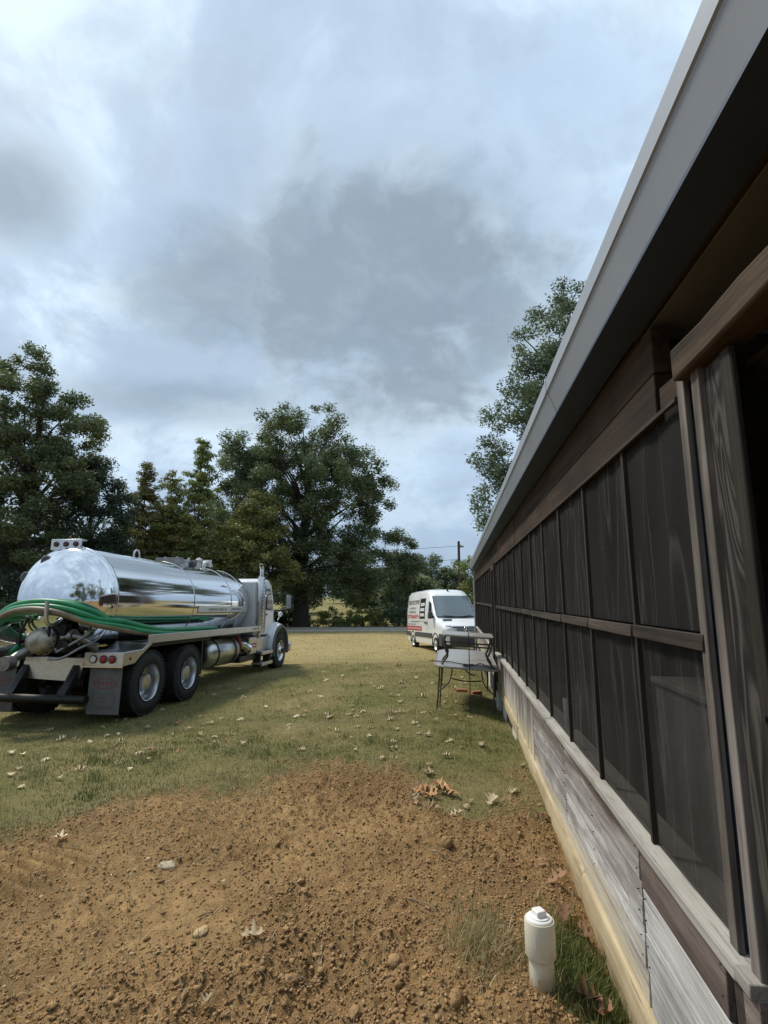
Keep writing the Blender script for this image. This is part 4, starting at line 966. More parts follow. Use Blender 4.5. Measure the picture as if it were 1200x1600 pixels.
# front: grille, lamps, bumper, emblem
gr = vpart(MB().loft([[(x, -.04 + .07 - .10 * (abs(x) / .7) ** 2, z) for z in (.86, 1.10)] for x in np.linspace(-.58, .58, 9)], closed=False, caps=False), 'grille', 'black_paint')
for z in (.90, .96, 1.03): MB().tube([(x, .045 - .10 * (abs(x) / .7) ** 2, z) for x in np.linspace(-.55, .55, 9)], .012, 6).build('grille_bar', 'brushed_aluminium', gr, smooth=True)
em = MB()
em.tube([(.105 * cos(q), .065, .98 + .105 * sin(q)) for q in np.linspace(0, 2 * pi, 25)], .014, 8)
for k_ in range(3):
    q = pi / 2 + k_ * 2 * pi / 3; c = (0, .068, .98); t_ = (.10 * cos(q), .066, .98 + .10 * sin(q)); n_ = (-sin(q) * .022, cos(q) * .022)
    em.add([(n_[0], .066, .98 + n_[1]), t_, (-n_[0], .066, .98 - n_[1]), (0, .085, .98)], [(0, 1, 3), (1, 2, 3), (0, 2, 3)])
em.build('star_emblem', 'chrome', gr, smooth=True)
for s in (1, -1):
    vpart(MB().loft([[(s * x, .035 - .42 * max(0, (x - .55)) ** 1.4 - .10 * (x / .7) ** 2, z) for z in (.90 + .10 * (x - .55), 1.13)] for x in np.linspace(.60, .90, 6)], closed=False, caps=False), 'head_lamp', 'chrome', smooth=True)
    vpart(MB().lathe([(.02, 0), (.015, .06), (-.03, .07)], 'y', 18, (s * .68, -.02, .50)), 'fog_lamp', 'lamp_white', smooth=True)
bpx = np.linspace(-.97, .97, 13)
vpart(MB().loft([[(x, .08 - .30 * (abs(x)) ** 3, .33), (x, .10 - .30 * abs(x) ** 3, .45), (x, .10 - .30 * abs(x) ** 3, .68), (x, .05 - .30 * abs(x) ** 3, .80), (x, -.3 - .3 * abs(x) ** 3, .80), (x, -.3 - .3 * abs(x) ** 3, .33)] for x in bpx]), 'front_bumper', 'van_grey_plastic', smooth=True, angle=50)
for s in (1, -1): vpart(MB().tube(spline([(s * .05, -.90, 1.475), (s * .3, -.93, 1.50), (s * .62, -.98, 1.53)], 5), .014, 6), 'wiper', 'black_paint')
vpart(MB().prism([(-2.30, 2.64), (-2.14, 2.585), (-2.22, 2.75)], -.025, .025, 'yz'), 'roof_antenna', 'black_paint')
vpart(MB().loft([[(x, -.60, 1.335), (x, -.74, 1.385)] for x in (.35, .75)], closed=False, caps=False), 'hood_vent', 'black_paint')

# ------------------------------------------------------------------ stacked patio tables
simple('table_frame_bronze', (.075, .065, .055), .5, .3, .2, 12, .1)
simple('table_top_grey', (.27, .262, .245), .30, 0, .12, 4, .05)
simple('table_rim', (.26, .245, .215), .45, .2, .15, 10)
simple('cable_black', (.015, .015, .016), .5, 0, .2, 10)
def rounded_rect(x0, x1, y0, y1, rads, n=8):
    out = []
    for (cx, cy, sx_, sy_, q0), r in zip(((x1, y1, -1, -1, 0), (x0, y1, 1, -1, pi / 2), (x0, y0, 1, 1, pi), (x1, y0, -1, 1, 1.5 * pi)), rads):
        for k_ in range(n + 1):
            q = q0 + pi / 2 * k_ / n; out.append((cx + sx_ * r + r * cos(q), cy + sy_ * r + r * sin(q)))
    return out
tz = gz(1.3, 9.3)
tab = tag(empty('patio_table', (1.325, 8.62, tz + .0), (R(2.6), R(3.6), -HA)), 'large patio table with grey rounded top against the house, carrying a smaller table', 'table')
HT = .665
ol = rounded_rect(-.54, .47, -.08, 1.95, (.10, .42, .22, .06))
top = MB().prism([(x * .985, y) for x, y in ol], HT, HT + .008, 'xy').build('table_top', 'table_top_grey', tab)
MB().tube([(x, y, HT - .004) for x, y in ol + ol[:1]], .017, 8, False).build('rim', 'table_rim', tab, smooth=True)
for x, y in ((-.46, .04), (.42, .04), (-.44, 1.75), (.42, 1.75)):
    MB().tube(spline([(x, y, HT - .01), (x * 1.0, y, .4), (x * 1.02, y, .1), (x * 1.04, y, -.03)], 4), .014, 10).build('leg', 'table_frame_bronze', tab, smooth=True)
MB().tube([(-.425, .05, HT - .01), (-.43, .05, .0)], .010, 8).build('leg', 'table_frame_bronze', tab, smooth=True)
for s in (-1, 1):
    MB().tube(spline([(s * .44, .04, .26), (s * .40, .35, .24), (s * .30, .62, .30), (s * .26, .75, .45), (s * .26, .78, HT)], 6), .011, 8).build('brace', 'table_frame_bronze', tab, smooth=True)
MB().tube(spline([(-.26, .70, .34), (0, .72, .31), (.26, .70, .34)], 5), .011, 8).build('stretcher', 'table_frame_bronze', tab, smooth=True)
MB().tube(spline([(-.1, .9, HT), (-.05, .95, .5), (.05, .98, .4), (.15, 1.1, .35)], 5), .011, 8).build('brace', 'table_frame_bronze', tab, smooth=True)
sm = tag(empty('side_table', (1.325, 8.62, tz), (R(2.6), R(3.6), -HA)), 'small side table with curved metal legs stacked on the larger patio table', 'table')
H2 = HT + .50
ol2 = rounded_rect(-.43, .38, -.02, .50, (.05, .05, .05, .05), 5)
MB().prism(ol2, H2, H2 + .010, 'xy').build('table_top', 'table_top_grey', sm)
MB().tube([(x, y, H2 - .006) for x, y in ol2 + ol2[:1]], .018, 8, False).build('rim', 'table_rim', sm, smooth=True)
for x, y in ((-.38, .03), (.34, .03), (-.38, .44), (.34, .44)):
    s = 1 if x > 0 else -1
    MB().tube(spline([(x, y, H2 - .015), (x - s * .0 + s * .025, y, H2 - .12), (x - s * .01, y, H2 - .25), (x - s * .04, y, H2 - .34), (x + s * .02, y - .02, H2 - .43), (x + s * .05, y - .03, HT + .02)], 6), .017, 10).build('leg', 'table_frame_bronze', sm, smooth=True)
for y in (.03, .44): MB().tube([(-.385, y, H2 - .17), (.345, y, H2 - .17)], .013, 8).build('stretcher', 'table_frame_bronze', sm, smooth=True)
tw = tab.matrix_basis
cb = MB().tube([tw @ p for p in spline([(-.62, .32, HT + .015), (-.40, .30, HT + .022), (-.28, .30, HT + .022), (-.12, .20, HT + .022), (.02, .16, HT + .022), (.08, .24, HT + .022), (-.04, .10, HT + .022), (-.08, .06, HT + .024), (.0, .02, HT + .022), (.12, .12, HT + .03), (.2, .2, HT + .05), (.3, .1, HT + .03), (.38, -.0, HT + .022), (.46, .02, HT + .022)], 7)], .008, 8).build('power_cord', 'cable_black', None, smooth=True)
tag(cb, 'thin black cord lying in a loop on the large patio table', 'cord')
rod = MB().tube([(1.345, 8.35, gz(1.345, 8.35) - .05), (1.347, 8.36, .6), (1.343, 8.35, 1.17)], .007, 8).build('metal_stake', 'cable_black', None, smooth=True)
tag(rod, 'thin dark upright stake in front of the stacked patio tables', 'stake')
bk = MB().box(-.10, .10, -.05, .05, 0, .065).build('brick', 'red_brick', None, bevel=.006); bk.location = (1.78, 10.3, gz(1.78, 10.3) - .01); bk.rotation_euler = (0, 0, .3); tag(bk, 'red brick on the ground under the patio table, nearer the wall', 'brick')
b2 = bk.copy(); COL.objects.link(b2); b2.location = (1.52, 10.45, gz(1.52, 10.45) - .01); b2.rotation_euler = (0, 0, -.2); b2['label'] = 'red brick on the ground under the patio table, farther from the wall'

# ------------------------------------------------------------------ sewer cleanout
k = NT('pvc_white'); v = k.coord('Object'); sp = k.n('ShaderNodeSeparateXYZ'); k.l(v, sp.inputs[0]); n = k.noise(v, 16, 5, .65); n2 = k.noise(v, 60, 3, .6)
mud = k.ramp(k.math('ADD', sp.outputs[2], k.math('MULTIPLY', k.math('SUBTRACT', n, .5), .18)), [(.02, (1, 1, 1)), (.10, (0, 0, 0))])
k.done(k.bsdf(k.mix(k.math('MULTIPLY', mud, .65), k.ramp(n, [(.3, (.56, .50, .38)), (.6, (.64, .585, .46))]), (.30, .19, .10)), k.math('ADD', .35, k.math('MULTIPLY', n2, .2)), 0, k.bump(n2, .08, .003)))
simple('pvc_cap', (.78, .77, .73), .35, 0, .04, 14)
px_, py_ = .697, 2.57
pp = tag(empty('cleanout_pipe', (px_, py_, -.01), (R(-1.5), R(.8), R(20))), 'white plastic cleanout pipe with square-topped plug standing in the dug soil', 'pipe')
MB().lathe([(-.2, .0535), (.17, .0535)], 'z', 40).build('pipe', 'pvc_white', pp, smooth=True)
MB().lathe([(.150, .053), (.150, .064), (.156, .0665), (.285, .0665), (.291, .064), (.291, .058)], 'z', 40).build('coupling', 'pvc_white', pp, smooth=True, angle=35)
cap = MB().lathe([(.288, .0575), (.296, .0575), (.300, .054), (.301, .046), (.306, .044), (.307, .0)], 'z', 40).build('plug', 'pvc_cap', pp, smooth=True, angle=35)
MB().loft([[(s1 * w_, s2 * w_, z) for s1, s2 in ((-1, -1), (1, -1), (1, 1), (-1, 1))] for w_, z in ((.025, .304), (.023, .330))]).build('square_nut', 'pvc_cap', cap, bevel=.004, seg=2)
for q in (2.2, 4.4): MB().box(-.002, .002, .0655, .0675, .20, .265, ).build('moulded_mark', 'pvc_cap', pp).rotation_euler = (0, 0, q)

# ------------------------------------------------------------------ trees
def mat_leaf(name, stops, trans=.35):
    k = NT(name); a = k.n('ShaderNodeAttribute', attribute_name='tint').outputs['Fac']
    c = k.ramp(a, stops)
    d = k.n('ShaderNodeBsdfPrincipled'); k.l(c, d.inputs['Base Color']); d.inputs['Roughness'].default_value = .5; d.inputs['Specular IOR Level'].default_value = .35
    t = k.n('ShaderNodeBsdfTranslucent'); k.l(k.mix(.5, c, (.10, .14, .02)), t.inputs[0])
    m = k.n('ShaderNodeMixShader'); m.inputs[0].default_value = trans; k.l(d.outputs[0], m.inputs[1]); k.l(t.outputs[0], m.inputs[2])
    return k.done(m.outputs[0])
mat_leaf('leaf_oak', [(0, (0.081, 0.110, 0.056)), (.5, (0.148, 0.187, 0.095)), (.85, (0.228, 0.251, 0.131)), (1, (0.359, 0.310, 0.144))])
mat_leaf('leaf_dark', [(0, (0.034, 0.056, 0.045)), (.6, (0.068, 0.098, 0.071)), (1, (0.112, 0.140, 0.094))])
mat_leaf('leaf_olive', [(0, (0.130, 0.161, 0.057)), (.5, (0.260, 0.273, 0.095)), (1, (0.442, 0.377, 0.130))])
mat_leaf('leaf_rust', [(0, (0.143, 0.137, 0.062)), (.5, (0.260, 0.227, 0.091)), (1, (0.416, 0.299, 0.124))])
mat_leaf('leaf_light', [(0, (0.156, 0.204, 0.073)), (.5, (0.288, 0.336, 0.120)), (1, (0.504, 0.480, 0.193))], .35)
mat_leaf('leaf_bluegreen', [(0, (0.087, 0.127, 0.087)), (.5, (0.156, 0.209, 0.143)), (1, (0.245, 0.282, 0.196))])
simple('bark', (.075, .062, .05), .95, 0, .35, 4, .5)
simple('bark_dark', (.035, .03, .026), .95, 0, .3, 4, .5)

def foliage(clumps, rad, per, size, seed, flat=.75, droop=0.0):
    """leaf-sized blades spread through every clump of the crown"""
    r = np.random.default_rng(seed); C = np.asarray(clumps); n = len(C)
    rc = rad * r.uniform(.6, 1.35, n)
    cnt = np.maximum(8, (per * (rc / rad) ** 2).astype(int)); idx = np.repeat(np.arange(n), cnt); N = len(idx)
    v = r.normal(size=(N, 3)); v /= np.linalg.norm(v, axis=1)[:, None]
    q = r.random(N) ** .55
    c = C[idx] + v * (rc[idx] * q)[:, None] * np.array([1, 1, flat])
    c += r.normal(size=(N, 3)) * rad * .10
    a = r.normal(size=(N, 3)); a[:, 2] *= .6; a[:, 2] -= droop; a /= np.linalg.norm(a, axis=1)[:, None]
    b = np.cross(a, v + r.normal(size=(N, 3)) * .9); b /= np.linalg.norm(b, axis=1)[:, None] + 1e-9
    L = size * r.uniform(.6, 1.4, N)[:, None]; Wd = L * r.uniform(.38, .62, N)[:, None]
    nn = np.cross(a, b) * L * .12
    V = np.stack([c - a * L * .5, c + b * Wd * .5 + nn, c + a * L * .5, c - b * Wd * .5 + nn], 1).reshape(-1, 3)
    F = np.arange(N * 4).reshape(N, 4)
    base = r.random(n) * .55 + .1
    t = np.clip(base[idx] + r.normal(size=N) * .14, 0, 1)
    return V, F, np.repeat(t, 4)
def crown_points(ells, n, seed, inner=.35):
    r = np.random.default_rng(seed); vol = np.array([e[3] * e[4] * e[5] for e in ells]) ** .75; vol /= vol.sum(); out = []
    while len(out) < n:
        e = ells[r.choice(len(ells), p=vol)]; v = r.normal(size=3); v /= np.linalg.norm(v)
        q = inner + (1 - inner) * r.random() ** .6; q *= 1 + .10 * r.normal()
        out.append((e[0] + v[0] * e[3] * q, e[1] + v[1] * e[4] * q, e[2] + v[2] * e[5] * q))
    return np.array(out)
def trunk_mesh(h, r0, pts, seed, lean=(0, 0), nl=16, fork=.25):
    r = random.Random(seed); m = MB()
    def ax(t): return Vector((lean[0] * t * t + .12 * sin(t * 5 + seed), lean[1] * t * t + .12 * cos(t * 4 + seed), h * t))
    tp_ = [ax(t) for t in np.linspace(-.02, .86, 12)]
    rr = [r0 * (1.35 if i == 0 else 1.12 if i == 1 else 1) * (1 - .8 * i / 11) for i in range(12)]
    m.tube(tp_, rr, 10)
    P_ = list(pts); r.shuffle(P_)
    for p in P_[:nl]:
        p = Vector(p); t = min(.8, max(fork, (p.z / h) * .72 - .05)); s = ax(t)
        mid = s.lerp(p, .5) + Vector((r.uniform(-.4, .4), r.uniform(-.4, .4), r.uniform(-.1, .6)))
        q = spline([s, s.lerp(mid, .5) + Vector((0, 0, .15)), mid, p], 3); b = r0 * (1 - .8 * t) * .55
        m.tube(q, [max(.02, b * (1 - .85 * i / (len(q) - 1))) for i in range(len(q))], 6, False)
    return m
def tree(name, label, x, y, h, ells, leaf, clumps, per, rad, size, r0=.35, bark='bark', seed=1, lean=(0, 0), nl=18, flat=.75, cat='tree', group=None, inner=.35, droop=0, fork=.25):
    z = gz(x, y) - .05; e = empty(name, (x, y, z)); tag(e, label, cat, group)
    pts = crown_points(ells, clumps, seed, inner)
    V, F, t = foliage(pts, rad, per, size, seed + 5, flat, droop)
    npmesh('crown', V, F, leaf, e, attrs={'tint': t})
    trunk_mesh(h, r0, pts, seed, lean, nl, fork).build('trunk', bark, e, smooth=True)
    return e
YT = 'trees standing along the edge of the yard'
# the big oak across the road
oak = tree('oak_tree', 'big broad oak with dark trunk behind the truck cab', -8.0, 50.5, 20,
     [(.3, 0, 14.5, 6.8, 5.5, 6.2), (-.8, 0, 18.8, 4.6, 4, 4.1), (4.2, 0, 12.5, 4.8, 4.5, 5.2), (-4.8, 0, 13.5, 4.2, 4.5, 5.0), (-6.6, 0, 16.6, 2.2, 2.4, 3.2), (5.2, 0, 6.2, 4.8, 4, 3.2), (.5, .5, 6.4, 6.8, 5, 3.2), (3.5, 0, 4.2, 4.5, 3.5, 1.8), (5.8, 0, 15.0, 2.8, 3, 3.0), (-4.5, 0, 8, 4, 4, 3.5)],
     'leaf_oak', 560, 270, .92, .23, .75, 'bark_dark', 3, (.6, 0), 40, .8, group=YT)
tree('sapling_tree', 'slim leafy tree with a ragged side lobe at the oak\'s right edge', 1.4, 53, 9.5, [(0, 0, 7.6, 2.2, 2, 2.6), (1.1, 0, 6.0, 2.0, 2, 1.6), (-.8, 0, 4.6, 2.2, 2, 2.4)], 'leaf_oak', 70, 230, .75, .21, .16, 'bark_dark', 8, group=YT)
tree('olive_tree', 'yellowish-green rounded tree in front of the big oak, behind the truck cab', -11.6, 45.5, 11.5, [(0, 0, 8.4, 3.0, 2.8, 3.4), (-1.5, 0, 6.0, 3.2, 3, 3.0), (1.2, 0, 5.0, 3.0, 3, 3.0), (0, 0, 10.6, 1.6, 1.6, 1.8)], 'leaf_olive', 150, 260, .75, .21, .25, 'bark_dark', 12, group=YT)
# left of the oak
tree('dark_tree', 'dark narrow tree between the pointed green tree and the big oak', -15.6, 53, 18, [(0, 0, 13.0, 2.6, 2.6, 5.2), (.6, 0, 16.8, 1.2, 1.4, 2.4), (-1.2, 0, 8, 3.0, 3, 4.5)], 'leaf_bluegreen', 110, 250, .85, .23, .3, 'bark_dark', 15, group=YT)
tree('pointed_tree', 'tall pointed light-green tree rising above the tank middle', -16.3, 44, 17.4, [(0, 0, 5.5, 3.0, 3, 4.5), (0, 0, 9.0, 2.3, 2.3, 3.0), (0, 0, 11.2, 1.8, 1.8, 2.4), (.1, 0, 13.0, 1.35, 1.3, 2.0), (.1, 0, 14.6, .95, .9, 1.6), (.15, 0, 16.0, .6, .6, 1.4), (.15, 0, 17.0, .3, .3, 1.0), (.15, 0, 16.4, .35, .35, 1.2), (.1, 0, 15.2, .6, .6, 1.4)], 'leaf_light', 300, 120, .46, .19, .22, 'bark', 17, group=YT, inner=.15, flat=.6)
for i_, (x_, h_, lb) in enumerate(((-20.0, 13.6, 'left of two rusty yellow-green trees above the tank'), (-18.2, 13.2, 'right of two rusty yellow-green trees above the tank'))):
    tree('rusty_tree', lb, x_, 42 + i_ * .8, h_, [(0, 0, 5.2, 2.5, 2.5, 4.2), (0, 0, 8.2, 1.9, 1.9, 3.0), (0, 0, 10.2, 1.4, 1.4, 2.2), (.1, 0, 11.8, .95, .9, 1.7), (.1, 0, 13.0, .55, .5, 1.3), (.1, 0, 13.6, .3, .3, .9), (.1, 0, 12.4, .6, .6, 1.4)], 'leaf_rust' if i_ == 0 else 'leaf_olive', 230, 115, .44, .18, .18, 'bark', 21 + i_, group=YT, inner=.15, flat=.6)
tree('olive_tree', 'low olive tree filling the bank under the rusty pair', -19.6, 47.5, 9.5, [(0, 0, 6.4, 3.0, 2.8, 3.0), (1.5, 0, 4.2, 3.0, 2.8, 3.0)], 'leaf_olive', 90, 200, .75, .22, .2, 'bark_dark', 23, group=YT)
tree('olive_tree', 'low olive tree filling the bank between pointed tree and oak', -14.2, 46.5, 10.5, [(0, 0, 7.2, 2.8, 2.8, 3.2), (-1.5, 0, 4.4, 3.0, 2.8, 3.0)], 'leaf_olive', 90, 200, .75, .22, .2, 'bark_dark', 24, group=YT)
tree('cedar_tree', 'dark bluish rounded tree beside the tallest tree at the far left', -21.6, 37.5, 13.4, [(0, 0, 8.6, 3.0, 3, 4.2), (-1.0, 0, 11.6, 1.8, 2, 2.0), (1.9, 0, 8.8, 1.5, 1.6, 3.0), (0, 0, 4.0, 3.5, 3, 3.6)], 'leaf_dark', 170, 250, .75, .21, .3, 'bark_dark', 27, group=YT)
tree('tall_tree', 'tallest leafy tree at the far left edge with upswept limbs', -23.6, 33, 19, [(-.8, 0, 15.0, 3.4, 3.4, 3.2), (2.2, 0, 13.2, 2.9, 2.8, 2.4), (-2.0, 0, 12.0, 4.2, 4, 3.4), (2.2, 0, 10.2, 2.6, 3, 1.8), (-1.5, 0, 7.5, 4.4, 4, 3.0), (-1.4, 0, 18.0, 2.0, 2, 2.0)], 'leaf_oak', 230, 280, .70, .20, .45, 'bark_dark', 31, (1.0, 0), 34, .7, group=YT)
tree('edge_tree', 'tree cut by the left edge of the photo beside the tallest tree', -29.5, 34, 17, [(0, 0, 12, 4, 4, 4.5), (1, 0, 7, 4, 4, 4)], 'leaf_oak', 110, 130, .9, .32, .4, 'bark_dark', 37, group=YT)
# right, behind the house
tree('shade_tree', 'large leafy shade tree towering behind the house gutter', 13.6, 31.5, 23, [(0, 0, 15.5, 5.2, 5, 6.0), (-1.2, 0, 20.2, 3.2, 3.4, 3.2), (-4.6, 0, 12.6, 3.2, 3, 3.6), (-5.6, 0, 9.0, 2.6, 2.6, 2.6), (2.5, 0, 11, 5, 5, 5), (1.5, 0, 20.8, 3.0, 3, 2.8), (-6.9, 0, 8.2, 1.6, 1.6, 1.8), (-6.2, 0, 11.0, 1.6, 1.6, 1.6), (-3.8, 0, 16.4, 2.4, 2.6, 2.4)], 'leaf_bluegreen', 370, 250, .8, .195, .6, 'bark', 41, (-.5, 0), 40, .75, group=YT)
tree('young_tree', 'small yellow-green tree by the utility pole at the gutter end', 7.6, 41, 6.4, [(0, 0, 5.2, 1.5, 1.5, 1.6), (.6, 0, 3.4, 2.0, 2, 1.8)], 'leaf_light', 42, 120, .6, .26, .12, 'bark', 47, group=YT)
# far trees beyond the field
FT = 'far trees beyond the road'
for i_, (x_, y_, h_, w_, lf, lb) in enumerate((
    (3.2, 84, 8.6, 3.6, 'leaf_bluegreen', 'far tree just left of the van roof beyond the road'),
    (8.2, 92, 9.6, 4.2, 'leaf_bluegreen', 'far rounded tree directly above the van roof'),
    (13.2, 88, 8.4, 3.8, 'leaf_oak', 'far tree behind the utility pole beyond the road'),
    (19.5, 86, 11.5, 4.6, 'leaf_oak', 'far tall tree beyond the house corner'),
    (-1.6, 98, 7.2, 3.6, 'leaf_bluegreen', 'far low tree seen under the sapling beyond the field'),
    (-32, 60, 15, 6.5, 'leaf_dark', 'far dark tree filling the gap behind the left trees'),
    (-24, 58, 13, 5.0, 'leaf_dark', 'far dark tree behind the rusty trees'),
    (-18, 62, 12, 5.0, 'leaf_dark', 'far dark tree behind the pointed tree'),
    (-36, 44, 13, 5.0, 'leaf_dark', 'far dark tree showing left of the tank crown'),
    (-29, 46, 11, 4.5, 'leaf_dark', 'far dark tree showing just behind the rear marker lamps'),
    (-13.5, 74, 8.0, 4.5, 'leaf_bluegreen', 'far tree seen left of the oak trunk'),
    (-7.0, 104, 8.0, 4.5, 'leaf_bluegreen', 'far tree seen right of the oak trunk beyond the field'),
    (-1.5, 76, 6.6, 4.0, 'leaf_oak', 'far tree above the field edge hedge'),
    (3.0, 70, 6.6, 3.6, 'leaf_oak', 'far tree between the thicket and the van'))):
    tree('far_tree', lb, x_, y_, h_, [(0, 0, h_ * .62, w_, w_ * .8, h_ * .36), (w_ * .5, 0, h_ * .42, w_ * .8, w_ * .7, h_ * .3), (-w_ * .6, 0, h_ * .40, w_ * .75, w_ * .7, h_ * .3), (0, 0, h_ * .25, w_, w_ * .7, h_ * .2)], lf, 85, 90, w_ * .26, .42, .2, 'bark_dark', 60 + i_, group=FT, nl=10)
# undergrowth: each bush is a thing
BU = 'bushes along the yard edge and the road'
def bush(label, x, y, w, h, leaf, seed, n=34, per=90, size=.26):
    z = gz(x, y) - .05; e = empty('bush', (x, y, z)); tag(e, label, 'bush', BU)
    pts = crown_points([(0, 0, h * .5, w, w * .7, h * .5), (w * .5, 0, h * .36, w * .6, w * .5, h * .36), (-w * .5, 0, h * .34, w * .6, w * .5, h * .34)], n, seed, .3)
    V, F, t = foliage(pts, max(.35, w * .24), per, size, seed + 3)
    npmesh('crown', V, F, leaf, e, attrs={'tint': t})
    m = MB(); r = random.Random(seed)
    for k_ in range(6):
        p = pts[k_ * 3]; m.tube([(r.uniform(-.2, .2), r.uniform(-.2, .2), -.1), (p[0] * .5, p[1] * .5, p[2] * .55), tuple(p)], [.05, .035, .012], 5, False)
    m.build('stem', 'bark_dark', e)
    return e
for i_, (x_, y_, w_, h_, lf, lb) in enumerate((
    (-27.5, 30, 3.2, 5.2, 'leaf_rust', 'brown twiggy bush at the far left edge behind the tank'),
    (-23.6, 31.5, 3.0, 5.6, 'leaf_dark', 'dark bush under the tallest left tree'),
    (-20.8, 34, 3.2, 5.0, 'leaf_dark', 'dark bush below the bluish tree, above the tank end'),
    (-18.8, 37, 3.0, 5.0, 'leaf_oak', 'green bush below the rusty trees'),
    (-16.6, 39, 2.8, 4.6, 'leaf_olive', 'olive bush below the pointed tree'),
    (-14.0, 41, 2.8, 5.0, 'leaf_dark', 'dark bush behind the tank front'),
    (-11.6, 42, 2.4, 3.6, 'leaf_oak', 'green bush behind the truck exhaust stack'),
    (-9.6, 52, 2.0, 2.0, 'leaf_dark', 'dark low bush at the foot of the oak'))):
    bush(lb, x_, y_, w_, h_, lf, 101 + i_, 46, 190, .19)
hd = [(-6.6, 'light hedge bush beside the oak trunk'), (-5.0, 'light hedge bush second from the oak trunk'), (-3.5, 'light hedge bush in the middle of the field edge'), (-2.0, 'light hedge bush in front of the pale field gate gap'), (-.6, 'light hedge bush next to the tangled thicket'), (4.6, 'hedge bush hidden partly behind the van'), (6.4, 'hedge bush by the foot of the utility pole')]
for i_, (x_, lb) in enumerate(hd): bush(lb, x_, 51.2 + .3 * (i_ % 3), 1.15, 1.75 + .3 * (i_ % 2), 'leaf_light' if i_ < 5 else 'leaf_oak', 131 + i_, 22, 60, .2)
for i_, (x_, y_, w_, h_, lb) in enumerate(((1.2, 51.5, 1.7, 3.6, 'tangled grey thicket left of the van'), (2.9, 52.2, 1.6, 3.2, 'second tangled thicket close to the van rear'), (.0, 55, 1.6, 2.8, 'darker thicket behind the field edge hedge'))): bush(lb, x_, y_, w_, h_, 'leaf_bluegreen', 151 + i_, 34, 80, .2)
# more trees around the yard, mirrored in the tank
for i_, (x_, y_, h_, w_, lb) in enumerate(((-14, -26, 15, 6, 'tree behind the photographer, mirrored at the left of the tank end'), (-2, -30, 17, 7, 'tree behind the photographer, mirrored in the tank end centre'), (9, -19, 19, 9, 'tree behind the photographer beyond the house, mirrored in the tank'), (24, 6, 15, 6, 'tree on the far side of the house, mirrored in the tank side'), (26, 18, 16, 6, 'second tree on the far side of the house, mirrored in the tank side'))):
    tree('mirrored_tree', lb, x_, y_, h_, [(0, 0, h_ * .62, w_, w_, h_ * .36), (w_ * .4, 0, h_ * .38, w_ * .8, w_ * .8, h_ * .28), (-w_ * .5, 0, h_ * .36, w_ * .8, w_ * .8, h_ * .26)], 'leaf_oak', 70, 70, w_ * .26, .6, .35, 'bark_dark', 171 + i_, group='trees around the yard seen in the tank', nl=8)

# ------------------------------------------------------------------ utility pole and wires
wood('pole_wood', [(.05, .042, .034), (.09, .075, .06), (.14, .12, .1)], 'z', .4)
simple('wire_black', (.03, .03, .03), .6, 0, .1, 3)
pole = tag(empty('utility_pole', (6.65, 45.6, -1.1)), 'wooden utility pole rising behind the van at the house corner', 'pole')
MB().tube([(0, 0, -.3), (0, 0, 4), (.03, 0, 7.9)], [.15, .135, .11], 12).build('post', 'pole_wood', pole, smooth=True)
MB().box(-.05, .45, -.05, .05, 7.35, 7.45).build('crossarm', 'pole_wood', pole)
for x_ in (.2, .4): MB().lathe([(7.45, .03), (7.5, .055), (7.56, .05), (7.6, .03), (7.62, 0)], 'z', 12, (x_, 0, 0)).build('insulator', 'lamp_white', pole, smooth=True)
def wire(p0, p1, sag, label):
    p0, p1 = Vector(p0), Vector(p1)
    o = MB().tube([p0.lerp(p1, t) - Vector((0, 0, sag * 4 * t * (1 - t))) for t in np.linspace(0, 1, 24)], .016, 6).build('overhead_wire', 'wire_black', None, smooth=True)
    tag(o, label, 'wire', 'overhead wires')
wire((-38, 30, 6.3), (6.95, 45.6, 6.4), 1.2, 'upper overhead wire crossing in front of the left trees')
wire((-38, 30, 4.9), (6.66, 45.5, 5.2), 1.3, 'lower overhead wire crossing in front of the left trees')

# ------------------------------------------------------------------ grass, soil clods, straw, leaf litter
def mat_blade():
    k = NT('grass_blade'); a = k.n('ShaderNodeAttribute', attribute_name='tint').outputs['Fac']
    c = k.ramp(a, [(0, (.075, .105, .030)), (.3, (.15, .17, .055)), (.55, (.26, .235, .095)), (.78, (.38, .31, .16)), (1, (.52, .44, .27))])
    d = k.bsdf(c, .7, 0, None, .2); t = k.n('ShaderNodeBsdfTranslucent'); k.l(c, t.inputs[0])
    m = k.n('ShaderNodeMixShader'); m.inputs[0].default_value = .25; k.l(d, m.inputs[1]); k.l(t.outputs[0], m.inputs[2])
    return k.done(m.outputs[0])
mat_blade()
def blades(x, y, length, width, tint, lie=.9, seed=0):
    r = np.random.default_rng(seed); N = len(x); z = ground_z(x, y) - .004
    q = r.random(N) * 2 * pi; le = r.uniform(.1, lie, N); L = length * r.uniform(.5, 1.4, N)
    dx = np.cos(q) * le * L; dy = np.sin(q) * le * L; dz = L * np.sqrt(np.clip(1 - le ** 2, .03, 1))
    w = width * r.uniform(.6, 1.3, N); q2 = q + pi / 2 + r.normal(size=N) * .5; wx = np.cos(q2) * w / 2; wy = np.sin(q2) * w / 2
    b0 = np.stack([x - wx, y - wy, z], -1); b1 = np.stack([x + wx, y + wy, z], -1)
    m0 = np.stack([x + dx * .45 - wx * .8, y + dy * .45 - wy * .8, z + dz * .62], -1); m1 = np.stack([x + dx * .45 + wx * .8, y + dy * .45 + wy * .8, z + dz * .62], -1)
    t_ = np.stack([x + dx, y + dy, z + dz * .95], -1)
    V = np.stack([b0, b1, m1, m0, t_], 1).reshape(-1, 3); o = np.arange(N)[:, None] * 5
    F = np.concatenate([o + np.array([0, 1, 2]), o + np.array([0, 2, 3]), o + np.array([3, 2, 4])]); return V, F, np.repeat(tint, 5)
